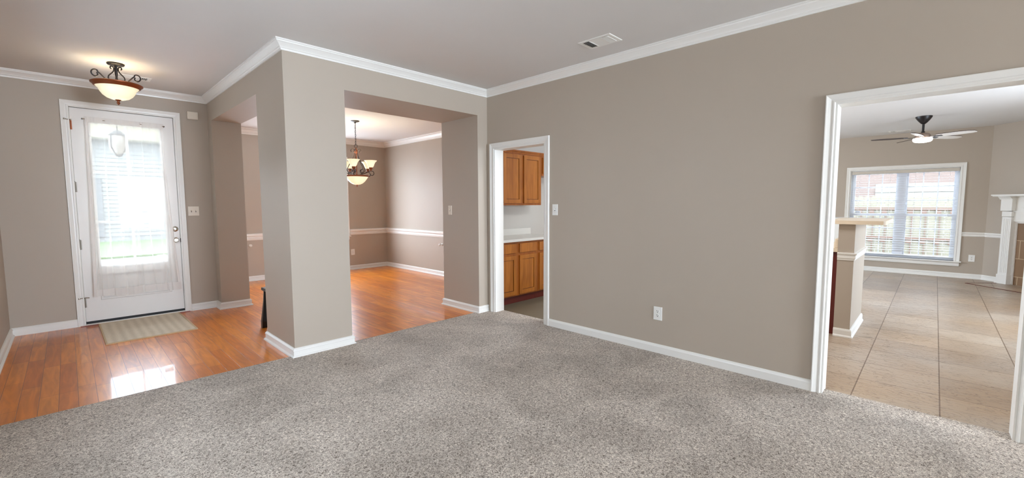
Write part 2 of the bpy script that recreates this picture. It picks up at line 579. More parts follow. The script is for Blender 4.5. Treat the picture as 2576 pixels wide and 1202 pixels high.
# ------------------------------------------------------------------ mesh helpers
class B:
    def __init__(self):
        self.bm = bmesh.new()

    def quad(self, pts):
        vs_ = [self.bm.verts.new(p) for p in pts]
        return self.bm.faces.new(vs_)

    def box(self, x0, y0, z0, x1, y1, z1, bev=0.0):
        x0, x1 = min(x0, x1), max(x0, x1)
        y0, y1 = min(y0, y1), max(y0, y1)
        z0, z1 = min(z0, z1), max(z0, z1)
        v = [self.bm.verts.new(p) for p in ((x0, y0, z0), (x1, y0, z0), (x1, y1, z0), (x0, y1, z0),
                                            (x0, y0, z1), (x1, y0, z1), (x1, y1, z1), (x0, y1, z1))]
        fs = [self.bm.faces.new([v[i] for i in q]) for q in
              ((0, 3, 2, 1), (4, 5, 6, 7), (0, 1, 5, 4), (1, 2, 6, 5), (2, 3, 7, 6), (3, 0, 4, 7))]
        if bev:
            es = list({e for f in fs for e in f.edges})
            bmesh.ops.bevel(self.bm, geom=es, offset=bev, segments=2, affect='EDGES', profile=0.6)
        return self

    def prism(self, poly, fn, a, b):
        """extrude a 2D polygon; fn(u, v, w) -> xyz, w from a to b"""
        p0 = [self.bm.verts.new(fn(u, v, a)) for u, v in poly]
        p1 = [self.bm.verts.new(fn(u, v, b)) for u, v in poly]
        n = len(poly)
        self.bm.faces.new(p0[::-1])
        self.bm.faces.new(p1)
        for i in range(n):
            j = (i + 1) % n
            self.bm.faces.new((p0[i], p0[j], p1[j], p1[i]))
        return self

    def lathe(self, prof, c, seg=32, cap=True, mtx=None):
        rings = []
        for r, z in prof:
            if r < 1e-5:
                rings.append([self.bm.verts.new((0, 0, z))])
            else:
                rings.append([self.bm.verts.new((r * math.cos(2 * PI * k / seg), r * math.sin(2 * PI * k / seg), z)) for k in range(seg)])
        for a, b_ in zip(rings, rings[1:]):
            for k in range(seg):
                j = (k + 1) % seg
                if len(a) == 1 and len(b_) == 1:
                    continue
                if len(a) == 1:
                    self.bm.faces.new((a[0], b_[k], b_[j]))
                elif len(b_) == 1:
                    self.bm.faces.new((a[k], b_[0], a[j]))
                else:
                    self.bm.faces.new((a[k], b_[k], b_[j], a[j]))
        if cap:
            for rg in (rings[0], rings[-1]):
                if len(rg) > 2:
                    self.bm.faces.new(rg)
        vs_ = [v for rg in rings for v in rg]
        t = Matrix.Translation(Vector(c))
        if mtx is not None:
            t = t @ mtx
        bmesh.ops.transform(self.bm, matrix=t, verts=vs_)
        return self

    def tube(self, pts, r, seg=10, closed=False, taper=None):
        pts = [Vector(p) for p in pts]
        n = len(pts)
        rings = []
        prev = None
        for i, p in enumerate(pts):
            if closed:
                t = (pts[(i + 1) % n] - pts[i - 1])
            else:
                t = pts[min(i + 1, n - 1)] - pts[max(i - 1, 0)]
            t.normalize()
            if prev is None:
                a = Vector((0, 0, 1)) if abs(t.z) < 0.9 else Vector((1, 0, 0))
                nrm = t.cross(a).normalized()
            else:
                nrm = (prev - t * prev.dot(t))
                nrm = nrm.normalized() if nrm.length > 1e-6 else t.orthogonal().normalized()
            prev = nrm
            bi = t.cross(nrm)
            rr = r if taper is None else r * taper(i / max(1, n - 1))
            rings.append([self.bm.verts.new(p + (nrm * math.cos(2 * PI * k / seg) + bi * math.sin(2 * PI * k / seg)) * rr) for k in range(seg)])
        m_ = n if closed else n - 1
        for i in range(m_):
            a, b_ = rings[i], rings[(i + 1) % n]
            for k in range(seg):
                j = (k + 1) % seg
                self.bm.faces.new((a[k], a[j], b_[j], b_[k]))
        if not closed:
            self.bm.faces.new(rings[0][::-1])
            self.bm.faces.new(rings[-1])
        return self

    def mould(self, path, prof, fn, closed=False):
        """sweep prof [(d, h)] along a 2D path with mitred corners; d = offset to the left of the path, fn(u, v, h) -> xyz"""
        P = [Vector(p) for p in path]
        n = len(P)

        def nl(a, b_):
            d = (b_ - a).normalized()
            return Vector((-d.y, d.x))
        rings = []
        for i in range(n):
            if closed:
                n0, n1 = nl(P[i - 1], P[i]), nl(P[i], P[(i + 1) % n])
            else:
                n0 = nl(P[i - 1], P[i]) if i > 0 else nl(P[0], P[1])
                n1 = nl(P[i], P[i + 1]) if i < n - 1 else n0
            mt_ = (n0 + n1)
            mt_ = mt_ / max(1e-6, mt_.dot(n0)) if mt_.length > 1e-6 else n0
            rings.append([self.bm.verts.new(fn(P[i].x + mt_.x * d, P[i].y + mt_.y * d, h)) for d, h in prof])
        m_ = n if closed else n - 1
        q = len(prof)
        for i in range(m_):
            a, b_ = rings[i], rings[(i + 1) % n]
            for k in range(q):
                j = (k + 1) % q
                self.bm.faces.new((a[k], b_[k], b_[j], a[j]))
        if not closed:
            self.bm.faces.new(rings[0])
            self.bm.faces.new(rings[-1][::-1])
        return self

    def make(self, name, mat, parent=None, smooth=False, loc=None):
        bm = self.bm
        bmesh.ops.recalc_face_normals(bm, faces=bm.faces)
        me = bpy.data.meshes.new(name)
        bm.to_mesh(me)
        bm.free()
        mats = mat if isinstance(mat, (list, tuple)) else [mat]
        for mm in mats:
            me.materials.append(M[mm] if isinstance(mm, str) else mm)
        if smooth:
            for p in me.polygons:
                p.use_smooth = True
        o = bpy.data.objects.new(name, me)
        COL.objects.link(o)
        if loc is not None:
            o.location = loc
        if parent is not None:
            o.parent = parent
        if smooth:
            md = o.modifiers.new('smooth_by_angle', 'EDGE_SPLIT')
            md.split_angle = math.radians(42)
        return o


def tag(o, label, cat, group=None, kind=None):
    o['label'] = label
    o['category'] = cat
    if group:
        o['group'] = group
    if kind:
        o['kind'] = kind
    return o


def thing(name, label, cat, loc=(0, 0, 0), rz=0.0, group=None, kind=None):
    o = bpy.data.objects.new(name, None)
    o.empty_display_size = 0.1
    COL.objects.link(o)
    o.location = loc
    o.rotation_euler = (0, 0, rz)
    return tag(o, label, cat, group, kind)


def struct(o, label, cat):
    return tag(o, label, cat, kind='structure')


FLOORPLAN = lambda u, v, h: (u, v, h)


def wall_boxes(b, axis, a0, a1, t0, t1, z1, holes, z0=0.0):
    """a wall along axis ('x' or 'y') from a0 to a1, thickness t0..t1, with rectangular holes (h0, h1, zb, zt)"""
    def bx(s0, s1, zb, zt):
        if s1 - s0 < 1e-4 or zt - zb < 1e-4:
            return
        if axis == 'x':
            b.box(s0, t0, zb, s1, t1, zt)
        else:
            b.box(t0, s0, zb, t1, s1, zt)
    cur = a0
    for h0, h1, zb, zt in sorted(holes):
        bx(cur, h0, z0, z1)
        bx(h0, h1, z0, zb)
        bx(h0, h1, zt, z1)
        cur = h1
    bx(cur, a1, z0, z1)
    return b


# ------------------------------------------------------------------ floors and ceilings
CARPET_Y = 4.062
b = B()
b.box(xL, yBack, -0.10, xR, CARPET_Y, 0.008)
b.box(xR, 3.088, -0.10, 3.832, 3.895, 0.008)
b.box(xR, -0.395, -0.10, 3.785, 0.521, 0.008)
struct(b.make('floor', 'carpet'), 'greige flecked wall-to-wall carpet across the empty front room', 'carpet')
b = B()
b.box(xL, CARPET_Y, -0.10, xBr, 6.84, 0.0)
b.box(xC2, 6.84, -0.10, xDr, yDn, 0.0)
b.box(xBr, yB2, -0.10, xDr, 6.84, 0.0)
struct(b.make('floor', 'hardwood'), 'glossy orange hardwood planks in the foyer and dining room', 'wood floor')
b = B()
b.box(3.785, -0.395, -0.10, 3.83, 0.521, 0.0)
b.box(3.83, yS, -0.10, xF, 1.6, 0.0)
b.box(5.6, 1.6, -0.10, xF, yK, 0.0)
struct(b.make('floor', 'tile'), 'tan stone-look tile floor running to the living room window', 'tile floor')

struct(B().box(3.832, 1.6, -0.10, 5.6, yK, 0.0).make('floor', 'kitchen_floor'), 'olive grey floor inside the kitchen doorway', 'vinyl floor')

b = B()
b.box(xL - 0.1, yBack - 0.1, CEIL, xR, yB, CEIL + 0.12)
b.box(xL - 0.1, yB, CEIL, xP, yD, CEIL + 0.12)
struct(b.make('ceiling', 'ceiling'), 'pale grey ceiling over the front room and foyer', 'ceiling')
b = B().box(xC2, yB2, CEIL_D, xDr, yDn, CEIL_D + 0.12)
struct(b.make('ceiling', 'ceiling'), 'bright dining room ceiling behind the chandelier', 'ceiling')
b = B().box(xR2, yS, CEIL_K, xF, yK, CEIL_K + 0.12)
struct(b.make('ceiling', 'ceiling'), 'living room ceiling above the fan', 'ceiling')

# ------------------------------------------------------------------ walls
# dining room wall with its wide cased-less opening; the left end is the square corner pier
b = B()
b.box(xP, yB, 0, xBl, yCn, CEIL)
b.box(xBl, yB, OPEN_T, xBr, yB2, CEIL)
b.box(xBr, yB, 0, xR2, yB2, CEIL)
struct(b.make('wall_dining', 'wall'), 'taupe wall with corner pier and wide opening into the dining room', 'wall')
b = B()
b.box(xP, yCn, OPEN_T, xC2, yCf, CEIL)
b.box(xP, yCf, 0, xC2, yDn + 0.14, CEIL)
struct(b.make('wall_foyer', 'wall'), 'taupe wall with opening between the foyer and dining room', 'wall')
b = wall_boxes(B(), 'x', xL - 0.12, xP, yD, yD + 0.16, CEIL, [(0.060, 1.003, 0.0, 2.455)])
struct(b.make('wall_front', 'wall'), 'taupe foyer wall holding the front door', 'wall')
b = wall_boxes(B(), 'y', yBack - 0.12, yD + 0.16, xL - 0.12, xL, CEIL, [(1.9, 2.8, 0.85, 1.85), (4.7, 5.45, 1.25, 1.68)])
struct(b.make('wall_left', 'wall'), 'taupe wall at the far left edge beside the foyer floor', 'wall')
b = wall_boxes(B(), 'y', yBack - 0.12, yB, xR, xR2, CEIL, [(-0.395, 0.521, 0.0, 2.037), (3.088, 3.895, 0.0, 2.032)])
struct(b.make('wall_right', 'wall'), 'long blank taupe wall between the kitchen doorway and the wide cased opening', 'wall')
b = wall_boxes(B(), 'x', xL - 0.12, xR2, yBack - 0.12, yBack, CEIL, [(1.3, 3.3, 0.5, 2.4)])
struct(b.make('wall_back', 'wall'), 'taupe wall with an added wide window opening behind the viewpoint', 'wall')
# dining room far walls
b = wall_boxes(B(), 'x', xC2, xDr + 0.14, yDn, yDn + 0.14, CEIL, [(2.66, 4.02, 0.72, 2.27)])
struct(b.make('wall_dining_far', 'wall'), 'taupe far wall of the dining room behind the chandelier', 'wall')
b = B().box(xDr, yB2, 0, xDr + 0.14, yDn, CEIL)
struct(b.make('wall_dining_side', 'wall'), 'sunlit right wall of the dining room', 'wall')
# kitchen and living room
b = wall_boxes(B(), 'x', xR2, xF + 0.16, yK, yB2, CEIL, [(7.0, 9.0, 0.9, 2.1)])
struct(b.make('wall_kitchen', 'wall_kitchen'), 'pale grey kitchen wall behind the maple cabinets', 'wall')
b = wall_boxes(B(), 'y', -0.65, yK, xF, xF + 0.16, CEIL, [(-0.297, 1.275, 0.30, 2.012)])
struct(b.make('wall_living', 'wall'), 'taupe living room wall around the double window', 'wall')
DX, DY = -1 / math.sqrt(2), -1 / math.sqrt(2)      # along the diagonal chimney wall
NX, NY = -1 / math.sqrt(2), 1 / math.sqrt(2)       # its normal, into the room


def diag(a, p, z):
    return (xF + DX * a + NX * p, -0.65 + DY * a + NY * p, z)


DLEN = 2.2
b = B()
# chimney wall with the firebox opening left out
for a0, a1, z0, z1 in ((0, 0.80, 0, CEIL), (0.80, 1.56, 0.72, CEIL), (1.56, DLEN, 0, CEIL)):
    b.prism([(a0, z0), (a1, z0), (a1, z1), (a0, z1)], lambda u, v, w: diag(u, w, v), -0.16, 0.0)
struct(b.make('wall_chimney', 'wall'), 'taupe angled corner wall above the fireplace mantel', 'wall')
b = wall_boxes(B(), 'x', xR2, xF + DX * DLEN + 0.05, yS - 0.14, yS, CEIL, [(5.8, 7.9, 0.6, 2.2)])
struct(b.make('wall_patio', 'wall'), 'taupe wall with an added patio window opening right of the living room', 'wall')

# ------------------------------------------------------------------ baseboards
BASE = [(0, 0), (0.016, 0), (0.016, 0.066), (0.012, 0.076), (0.006, 0.085), (0, 0.087)]
BASE_S = [(0, 0), (0.030, 0), (0.029, 0.010), (0.024, 0.017), (0.016, 0.021), (0.015, 0.060), (0.020, 0.064), (0.018, 0.072), (0.008, 0.085), (0, 0.087)]


def base(name, path, prof, label):
    struct(B().mould(path, prof, FLOORPLAN).make(name, 'trim'), label, 'baseboard')


# (d is to the left of travel)
base('baseboard_left', [(xL, yD), (xL, yBack)], BASE_S, 'white baseboard along the left foyer wall')
base('baseboard_front', [(0.012, yD), (xL + 0.005, yD)], BASE, 'white baseboard left of the front door')
base('baseboard_foyer', [(xC2, yCf + 0.3), (xC2, yCf), (xP, yCf), (xP, yD), (1.055, yD)], BASE_S, 'white stepped baseboard right of the front door')
base('baseboard_pier', [(xBl, yCn + 0.0), (xBl, yB), (xP, yB), (xP, yCn), (xBl, yCn)], BASE_S, 'white baseboard wrapped around the corner pier')
base('baseboard_dining', [(xR, yB), (xBr, yB), (xBr, yB2), (xDr, yB2)], BASE_S, 'white baseboard on the stub right of the dining opening')
base('baseboard_right', [(xR, 0.575), (xR, 3.019)], BASE, 'white baseboard along the long right wall')
base('baseboard_near', [(xR, yBack), (xR, -0.46)], BASE, 'white baseboard right of the wide cased opening')
base('baseboard_dining_far', [(xDr, yB2), (xDr, yDn), (xC2, yDn)], BASE_S, 'white baseboard around the far corner of the dining room')
base('baseboard_living', [(diag(0.325, 0, 0)[0], diag(0.325, 0, 0)[1]), (xF, -0.65), (xF, yK)], BASE_S, 'white baseboard under the living room window')

# ------------------------------------------------------------------ crown moulding (trim)
def crown(drop, proj, zc):
    return [(0, zc - drop), (0.010, zc - drop), (0.012, zc - drop + 0.014), (0.019, zc - drop + 0.020), (0.022, zc - drop + 0.027),
            (0.030, zc - drop + 0.036), (0.045, zc - 0.030), (proj - 0.008, zc - 0.022), (proj - 0.006, zc - 0.014), (proj, zc - 0.012), (proj, zc), (0, zc)]


CR = crown(0.080, 0.064, CEIL)
struct(B().mould([(xR, yBack), (xR, yB), (xP, yB), (xP, yD), (xL, yD), (xL, yBack)], CR, FLOORPLAN).make('trim_1', 'trim'),
       'white crown moulding around the front room and foyer ceiling', 'crown moulding')
CRD = crown(0.104, 0.075, CEIL_D)
struct(B().mould([(xDr, yB2), (xDr, yDn), (xC2, yDn), (xC2, yCf)], CRD, FLOORPLAN).make('trim_2', 'trim'),
       'white crown moulding in the dining room corner', 'crown moulding')
RAIL = [(0, 0), (0.012, 0), (0.014, 0.012), (0.020, 0.020), (0.020, 0.034), (0.012, 0.040), (0.012, 0.058), (0.026, 0.070), (0.034, 0.078), (0.034, 0.108), (0.024, 0.116), (0, 0.118)]
struct(B().mould([(xDr, yB2), (xDr, yDn), (4.09, yDn)], [(d, h + 0.732) for d, h in RAIL], FLOORPLAN).make('trim_3', 'trim'),
       'white chair rail around the dining room corner', 'chair rail')
struct(B().mould([(2.59, yDn), (xC2, yDn)], [(d, h + 0.732) for d, h in RAIL], FLOORPLAN).make('trim_4', 'trim'),
       'white chair rail seen through the foyer opening', 'chair rail')
R2 = [(d * 0.7, h * 0.66 + 0.755) for d, h in RAIL]
struct(B().mould([(diag(0.325, 0, 0)[0], diag(0.325, 0, 0)[1]), (xF, -0.65), (xF, -0.362)], R2, FLOORPLAN).make('trim_5', 'trim'),
       'white chair rail between the living room window and fireplace', 'chair rail')

# ------------------------------------------------------------------ casings
CAS = [(0, 0), (0, 0.008), (0.006, 0.012), (0.014, 0.012), (0.020, 0.009), (0.030, 0.010), (0.048, 0.016), (0.058, 0.020), (0.064, 0.020), (0.066, 0.016), (0.066, 0)]


def casing(name, path, fn, label, jamb=None, prof=CAS):
    b = B().mould(path, prof, fn)
    if jamb:
        jamb(b)
    return struct(b.make(name, 'trim'), label, 'door casing')


RW = lambda u, v, h: (xR - h, u, v)          # on the right wall's near face, h into the front room


def jambs_k(b):
    t = 0.012
    for a in (3.088, 3.895 - t):
        b.box(xR - 0.004, a, 0, xR2 + 0.004, a + t, 2.032)
    b.box(xR - 0.004, 3.088 + t, 2.032 - t, xR2 + 0.004, 3.895 - t, 2.032)


def jambs_o(b):
    t = 0.012
    for a in (-0.395, 0.521 - t):
        b.box(xR - 0.004, a, 0, xR2 + 0.004, a + t, 2.037)
    b.box(xR - 0.004, -0.395 + t, 2.037 - t, xR2 + 0.004, 0.521 - t, 2.037)


# path left side must be away from the opening: travel so that left = outwards
casing('trim_6', [(3.895, 0), (3.895, 2.032), (3.088, 2.032), (3.088, 0)][::-1], RW, 'white casing around the narrow kitchen doorway', jambs_k)
casing('trim_7', [(0.521, 0), (0.521, 2.037), (-0.395, 2.037), (-0.395, 0)][::-1], RW, 'white casing around the wide opening to the living room', jambs_o, [(d * 0.84, h) for d, h in CAS])
DWf = lambda u, v, h: (u, yD - h, v)
D = thing('door_1', 'white full-lite front door with a casing, four hinges and brass hardware', 'front door', (0.53, yD, 0), kind='structure')


def child_at(o, root):
    """keep the world placement of a mesh modelled in world coordinates"""
    o.parent = root
    o.matrix_parent_inverse = Matrix.Translation(root.location).inverted()
    return o


def door_part(b, name, mat, smooth=False):
    o = b.make(name, mat, None, smooth)
    me = o.data
    me.transform(Matrix.Translation(-D.location))
    o.parent = D
    return o


b = B().mould([(1.003 - 0.015, 0), (1.003 - 0.015, 2.44), (0.075, 2.44), (0.075, 0)], [(-d, h) for d, h in CAS], DWf)
t = 0.017
b.box(0.060, yD, 0, 0.060 + t, yD + 0.16, 2.455)
b.box(1.003 - t, yD, 0, 1.003, yD + 0.16, 2.455)
b.box(0.060 + t, yD, 2.455 - t + 0.004, 1.003 - t, yD + 0.16, 2.455)
# stops behind the slab
b.box(0.077, yD + 0.068, 0, 0.092, yD + 0.08, 2.44)
b.box(0.971, yD + 0.068, 0, 0.986, yD + 0.08, 2.44)
b.box(0.092, yD + 0.068, 2.425, 0.971, yD + 0.08, 2.44)
door_part(b, 'door_frame', 'trim')
# slab
s0, s1, sb, st = 0.081, 0.982, 0.040, 2.436
g0, g1, gb, gt = 0.215, 0.868, 0.640, 2.305
y0, y1 = yD + 0.020, yD + 0.064
b = B()
b.box(s0, y0, sb, g0, y1, st)
b.box(g1, y0, sb, s1, y1, st)
b.box(g0, y0, gt, g1, y1, st)
b.box(g0, y0, 0.585, g1, y1, gb)
b.box(g0, y0, sb, g1, y1, 0.272)
b.box(g0, y0 + 0.012, 0.272, g1, y1 - 0.01, 0.585)
b.box(g0 + 0.06, y0 + 0.004, 0.33, g1 - 0.06, y1 - 0.01, 0.53, 0.006)
door_part(b, 'door_slab', 'door')
# raised lip round the glass and panel
LIP = [(0, 0), (0, 0.004), (0.006, 0.012), (0.018, 0.012), (0.026, 0.004), (0.026, 0)]
SLf = lambda u, v, h: (u, y0 - h, v)
b = B().mould([(g0, gb), (g1, gb), (g1, gt), (g0, gt)], LIP, SLf, True)
door_part(b, 'glazing_bead', 'door')
b = B().mould([(g0, 0.272), (g1, 0.272), (g1, 0.585), (g0, 0.585)], [(d, h * 0.7) for d, h in LIP], SLf, True)
door_part(b, 'panel_moulding', 'door')
b = B()
b.box(0.530, y0 + 0.012, gb, 0.552, y0 + 0.032, gt)
for z in (1.745, 1.172):
    b.box(g0, y0 + 0.0125, z - 0.011, g1, y0 + 0.0315, z + 0.011)
door_part(b, 'muntin_grid', 'door')
b = B().box(g0, y0 + 0.020, gb, g1, y0 + 0.024, gt)
door_part(b, 'door_glass', 'glass')
b = B().box(0.077, yD + 0.012, 0.006, 0.986, yD + 0.07, 0.036)
door_part(b, 'door_sweep', 'dark_trim')
b = B().prism([(yD - 0.035, 0), (yD + 0.16, 0), (yD + 0.16, 0.014), (yD - 0.012, 0.014)], lambda u, v, w: (w, u, v), 0.077, 0.986)
door_part(b, 'threshold', 'trim')
b = B().prism([(yD - 0.075, 0), (yD - 0.035, 0), (yD - 0.035, 0.008)], lambda u, v, w: (w, u, v), 0.03, 1.03)
door_part(b, 'threshold_lip', 'threshold')
for i, (zt, zb) in enumerate(((2.295, 2.195), (1.62, 1.51), (0.975, 0.865), (0.315, 0.205))):
    b = B().tube([(0.079, yD + 0.008, zb), (0.079, yD + 0.008, zt)], 0.007, 10)
    b.box(0.079, yD + 0.016, zb, 0.094, yD + 0.0215, zt)
    b.lathe([(0.0, 0.008), (0.005, 0.005), (0.006, 0.0)], (0.079, yD + 0.008, zt), 10)
    h = door_part(b, 'hinge', 'copper' if i == 0 else 'hinge', True)
    if i == 0:
        h['label'] = 'copper-toned top hinge'
    if i in (0, 3):
        z = zt + 0.004
        b = B().tube([(0.038, yD - 0.03, z), (0.079, yD + 0.002, z), (0.079 + (0.04 if i == 3 else 0.01), yD - 0.026, z)], 0.005, 8)
        b.lathe([(0, -0.008), (0.009, -0.008), (0.009, 0.008), (0, 0.008)], (0.038, yD - 0.03, z), 10)
        door_part(b, 'hinge_pin_stop', 'nickel', True)
RY = Matrix.Rotation(PI / 2, 4, 'X')      # +z of the lathe -> -y
b = B().lathe([(0.034, 0), (0.034, 0.006), (0.030, 0.010), (0.014, 0.012), (0.012, 0.030), (0.022, 0.038), (0.029, 0.048), (0.029, 0.058), (0.022, 0.066), (0, 0.068)],
              (0.936, y0, 0.922), 28, True, RY)
door_part(b, 'door_knob', 'nickel', True)
b = B().lathe([(0.033, 0), (0.033, 0.008), (0.028, 0.013), (0.012, 0.014), (0.012, 0.018), (0, 0.018)], (0.938, y0, 1.062), 28, True, RY)
b.box(0.924, y0 - 0.032, 1.055, 0.952, y0 - 0.016, 1.069, 0.003)
door_part(b, 'deadbolt', 'nickel', True)
b = B().box(0.984, yD - 0.001, 0.895, 0.9905, yD + 0.02, 0.945)
door_part(b, 'strike_plate', 'slot')
b = B().box(0.745, y0 + 0.0185, 0.70, 0.835, y0 + 0.0195, 0.75)
door_part(b, 'glass_sticker', 'plastic')

# sheer curtain on the door
C = thing('sheer_curtain', 'white sheer voile curtain hanging on the front door glass', 'curtain', (0.535, yD - 0.02, 2.315))


def cur_part(b, name, mat, smooth=False):
    o = b.make(name, mat, None, smooth)
    o.data.transform(Matrix.Translation(-C.location))
    o.parent = C
    return o


b = B().tube([(0.178, yD - 0.012, 2.322), (0.178, yD - 0.03, 2.318), (0.892, yD - 0.03, 2.318), (0.892, yD - 0.012, 2.322)], 0.004, 8)
cur_part(b, 'curtain_rod', 'nickel', True)
for x in (0.178, 0.892):
    b = B().lathe([(0.008, -0.006), (0.008, 0.006)], (x, yD + 0.006, 2.322), 10, True, RY)
    b.tube([(x, yD + 0.02, 2.322), (x, yD - 0.014, 2.322)], 0.005, 8)
    cur_part(b, 'rod_bracket', 'iron', True)


def lerp(a, b_, t_):
    return a + (b_ - a) * t_


def curtain_xy(u, z):
    f = (2.335 - z) / (2.335 - 0.315)
    left = lerp(0.195, 0.150, f)
    right = lerp(0.880, 0.955, max(0.0, (f - 0.25) / 0.75) ** 1.3)
    grow = 0.30 + 0.70 * min(1, f * 2.2)
    k = 6.5
    ph = 2 * PI * k * u + 0.5 * math.sin(5.1 * u + 0.7)
    amp = (0.012 + 0.020 * (0.5 + 0.5 * math.sin(9.7 * u + 1.0))) * grow
    x = lerp(left, right, u) + amp * math.sin(ph) * (0.55 + 0.45 * math.sin(2.3 * ph + 4 * u))
    x = min(max(x, left - 0.004), right + 0.004)
    y = yD - 0.034 - 0.013 * grow * (1 + math.cos(ph)) - 0.006 * math.sin(17 * u + 1.5 * f)
    return x, y


def sheet(z0, z1, nz, u0=0.0, u1=1.0, nu=190, off=0.0):
    b = B()
    rows = []
    for j in range(nz + 1):
        z = lerp(z0, z1, j / nz)
        row = []
        for i in range(nu + 1):
            u = lerp(u0, u1, i / nu)
            x, y = curtain_xy(u, z)
            zz = z
            if z < 0.42:
                zz = z + 0.012 * math.sin(11 * u + 0.5) * (0.42 - z) / 0.1
            row.append(b.bm.verts.new((x, y - off, zz)))
        rows.append(row)
    for j in range(nz):
        for i in range(nu):
            b.bm.faces.new((rows[j][i], rows[j][i + 1], rows[j + 1][i + 1], rows[j + 1][i]))
    return b


cur_part(sheet(0.315, 2.335, 26), 'curtain_panel', 'sheer', True)
cur_part(sheet(0.315, 0.40, 3, off=0.003), 'bottom_hem', 'sheer_hem', True)
cur_part(sheet(2.285, 2.345, 2, off=0.002), 'rod_pocket', 'sheer_hem', True)
cur_part(sheet(0.40, 2.285, 20, 0.0, 0.035, 10, 0.003), 'side_hem', 'sheer_hem', True)
cur_part(sheet(0.40, 2.285, 20, 0.965, 1.0, 10, 0.003), 'side_hem', 'sheer_hem', True)

# door mat
b = B().box(-0.345, -0.52, 0, 0.345, 0.52, 0.008, 0.003)
Mt = thing('door_mat', 'beige ribbed door mat on the hardwood before the front door', 'door mat', (0.553, 6.265, 0.0), 0.012)
b = B().box(-0.368, -0.520, 0.0, 0.368, 0.520, 0.008, 0.002)
b.make('mat_pile', 'mat', Mt)
b = B().mould([(-0.368, -0.520), (0.368, -0.520), (0.368, 0.520), (-0.368, 0.520)], [(-0.004, 0.0), (0.010, 0.0), (0.010, 0.010), (-0.004, 0.010)], FLOORPLAN, True)
b.make('mat_binding', 'mat_edge', Mt)


# ------------------------------------------------------------------ small wall fittings
def on_wall(name, label, cat, loc, rz):
    """an Empty whose -y points into the room"""
    return thing(name, label, cat, loc, rz)


def plate(root, w, h, mat='plastic'):
    b = B().box(-w / 2, -0.006, -h / 2, w / 2, 0, h / 2, 0.0025)
    return b.make('cover_plate', mat, root)


def screw(root, x, z):
    b = B().lathe([(0.004, 0), (0.0035, 0.0014), (0, 0.0016)], (x, -0.006, z), 10, True, RY)
    b.make('screw', 'almond', root, True)


def light_switch(label, loc, rz, gangs=1, mat='plastic', tips=(1,)):
    r = on_wall('light_switch', label, 'light switch', loc, rz)
    w = 0.072 if gangs == 1 else 0.116
    plate(r, w, 0.118, mat)
    for i in range(gangs):
        x = (i - (gangs - 1) / 2) * 0.046
        b = B().box(x - 0.0055, -0.0072, -0.0125, x + 0.0055, -0.0055, 0.0125)
        b.make('switch_slot', 'slot', r)
        s = tips[i]
        b = B().prism([(-0.006, -0.007 * s), (-0.006, 0.006 * s), (-0.019, 0.014 * s), (-0.021, 0.007 * s)], lambda u, v, w_: (w_, u, v), x - 0.0045, x + 0.0045)
        b.make('toggle', mat, r)
        screw(r, x, 0.03)
        screw(r, x, -0.03)
    return r


def outlet(label, loc, rz):
    r = on_wall('wall_outlet', label, 'wall outlet', loc, rz)
    plate(r, 0.080, 0.122)
    for zc in (0.0195, -0.0195):
        pts = [(0.0165 * math.cos(a), max(-0.0135, min(0.0135, 0.0165 * math.sin(a)))) for a in [2 * PI * k / 28 for k in range(28)]]
        b = B().prism(pts, lambda u, v, w_: (u, w_, v + zc), -0.0085, -0.005)
        f = b.make('receptacle', 'plastic', r)
        b = B()
        b.box(-0.0085, -0.0095, zc + 0.000, -0.0055, -0.008, zc + 0.0105)
        b.box(0.0055, -0.0095, zc + 0.001, 0.0085, -0.008, zc + 0.0095)
        b.lathe([(0.0036, 0), (0.0036, 0.0012)], (0, -0.0083, zc - 0.007), 12, True, RY)
        b.make('socket_holes', 'slot', f)
    screw(r, 0, 0)
    return r


# rz: local -y -> room.  wall facing -y: 0 ; wall facing -x: -pi/2... (rotate -y to -x is rz = -pi/2)
light_switch('ivory double toggle switch right of the front door', (1.137, yD, 1.285), 0, 2, 'almond', (1, 1))
light_switch('white toggle switch on the jamb of the dining opening', (xBr, 4.578, 1.284), -PI / 2, 1, 'almond')
light_switch('white toggle switch just right of the kitchen doorway', (xR, 2.941, 1.298), -PI / 2, 1)
outlet('white duplex outlet low on the long blank right wall', (xR, 1.750, 0.369), -PI / 2)
outlet('white duplex outlet low on the far dining room wall', (4.145, yDn, 0.369), 0)
outlet('white duplex outlet between the living room window and fireplace', (xF, -0.510, 0.366), -PI / 2)
outlet('white outlet on the kitchen wall above the counter end', (5.572, yK, 1.184), 0)

# chime box
r = on_wall('door_chime', 'ivory door chime box high on the wall right of the front door', 'door chime', (1.184, yD, 2.4925), 0)
b = B().box(-0.056, -0.030, -0.047, 0.056, 0, 0.047, 0.006)
b.make('chime_box', 'almond', r)
b = B().mould([(-0.050, -0.041), (0.050, -0.041), (0.050, 0.041), (-0.050, 0.041)], [(0, 0), (0.008, 0.0), (0.008, 0.006), (0, 0.006)], lambda u, v, h: (u, -0.029 - h, v), True)
b.make('chime_frame', 'almond', r)

# curtain holdbacks in the dining room
for (loc, rz, lab) in (((2.240, yDn, 0.640), 0.0, 'white curtain holdback knob left of the hidden dining window'),
                       ((xDr, 6.680, 0.597), -PI / 2, 'white curtain holdback knob on the sunlit dining wall')):
    r = on_wall('curtain_holdback', lab, 'curtain holdback', loc, rz)
    B().lathe([(0.022, 0), (0.022, 0.006), (0.008, 0.010), (0.007, 0.05), (0.0, 0.05)], (0, 0, 0), 20, True, RY).make('stem', 'trim', r, True)
    B().lathe([(0.0, 0.046), (0.010, 0.048), (0.024, 0.056), (0.026, 0.064), (0.016, 0.074), (0, 0.076)], (0, 0, 0), 20, True, RY).make('knob', 'trim', r, True)


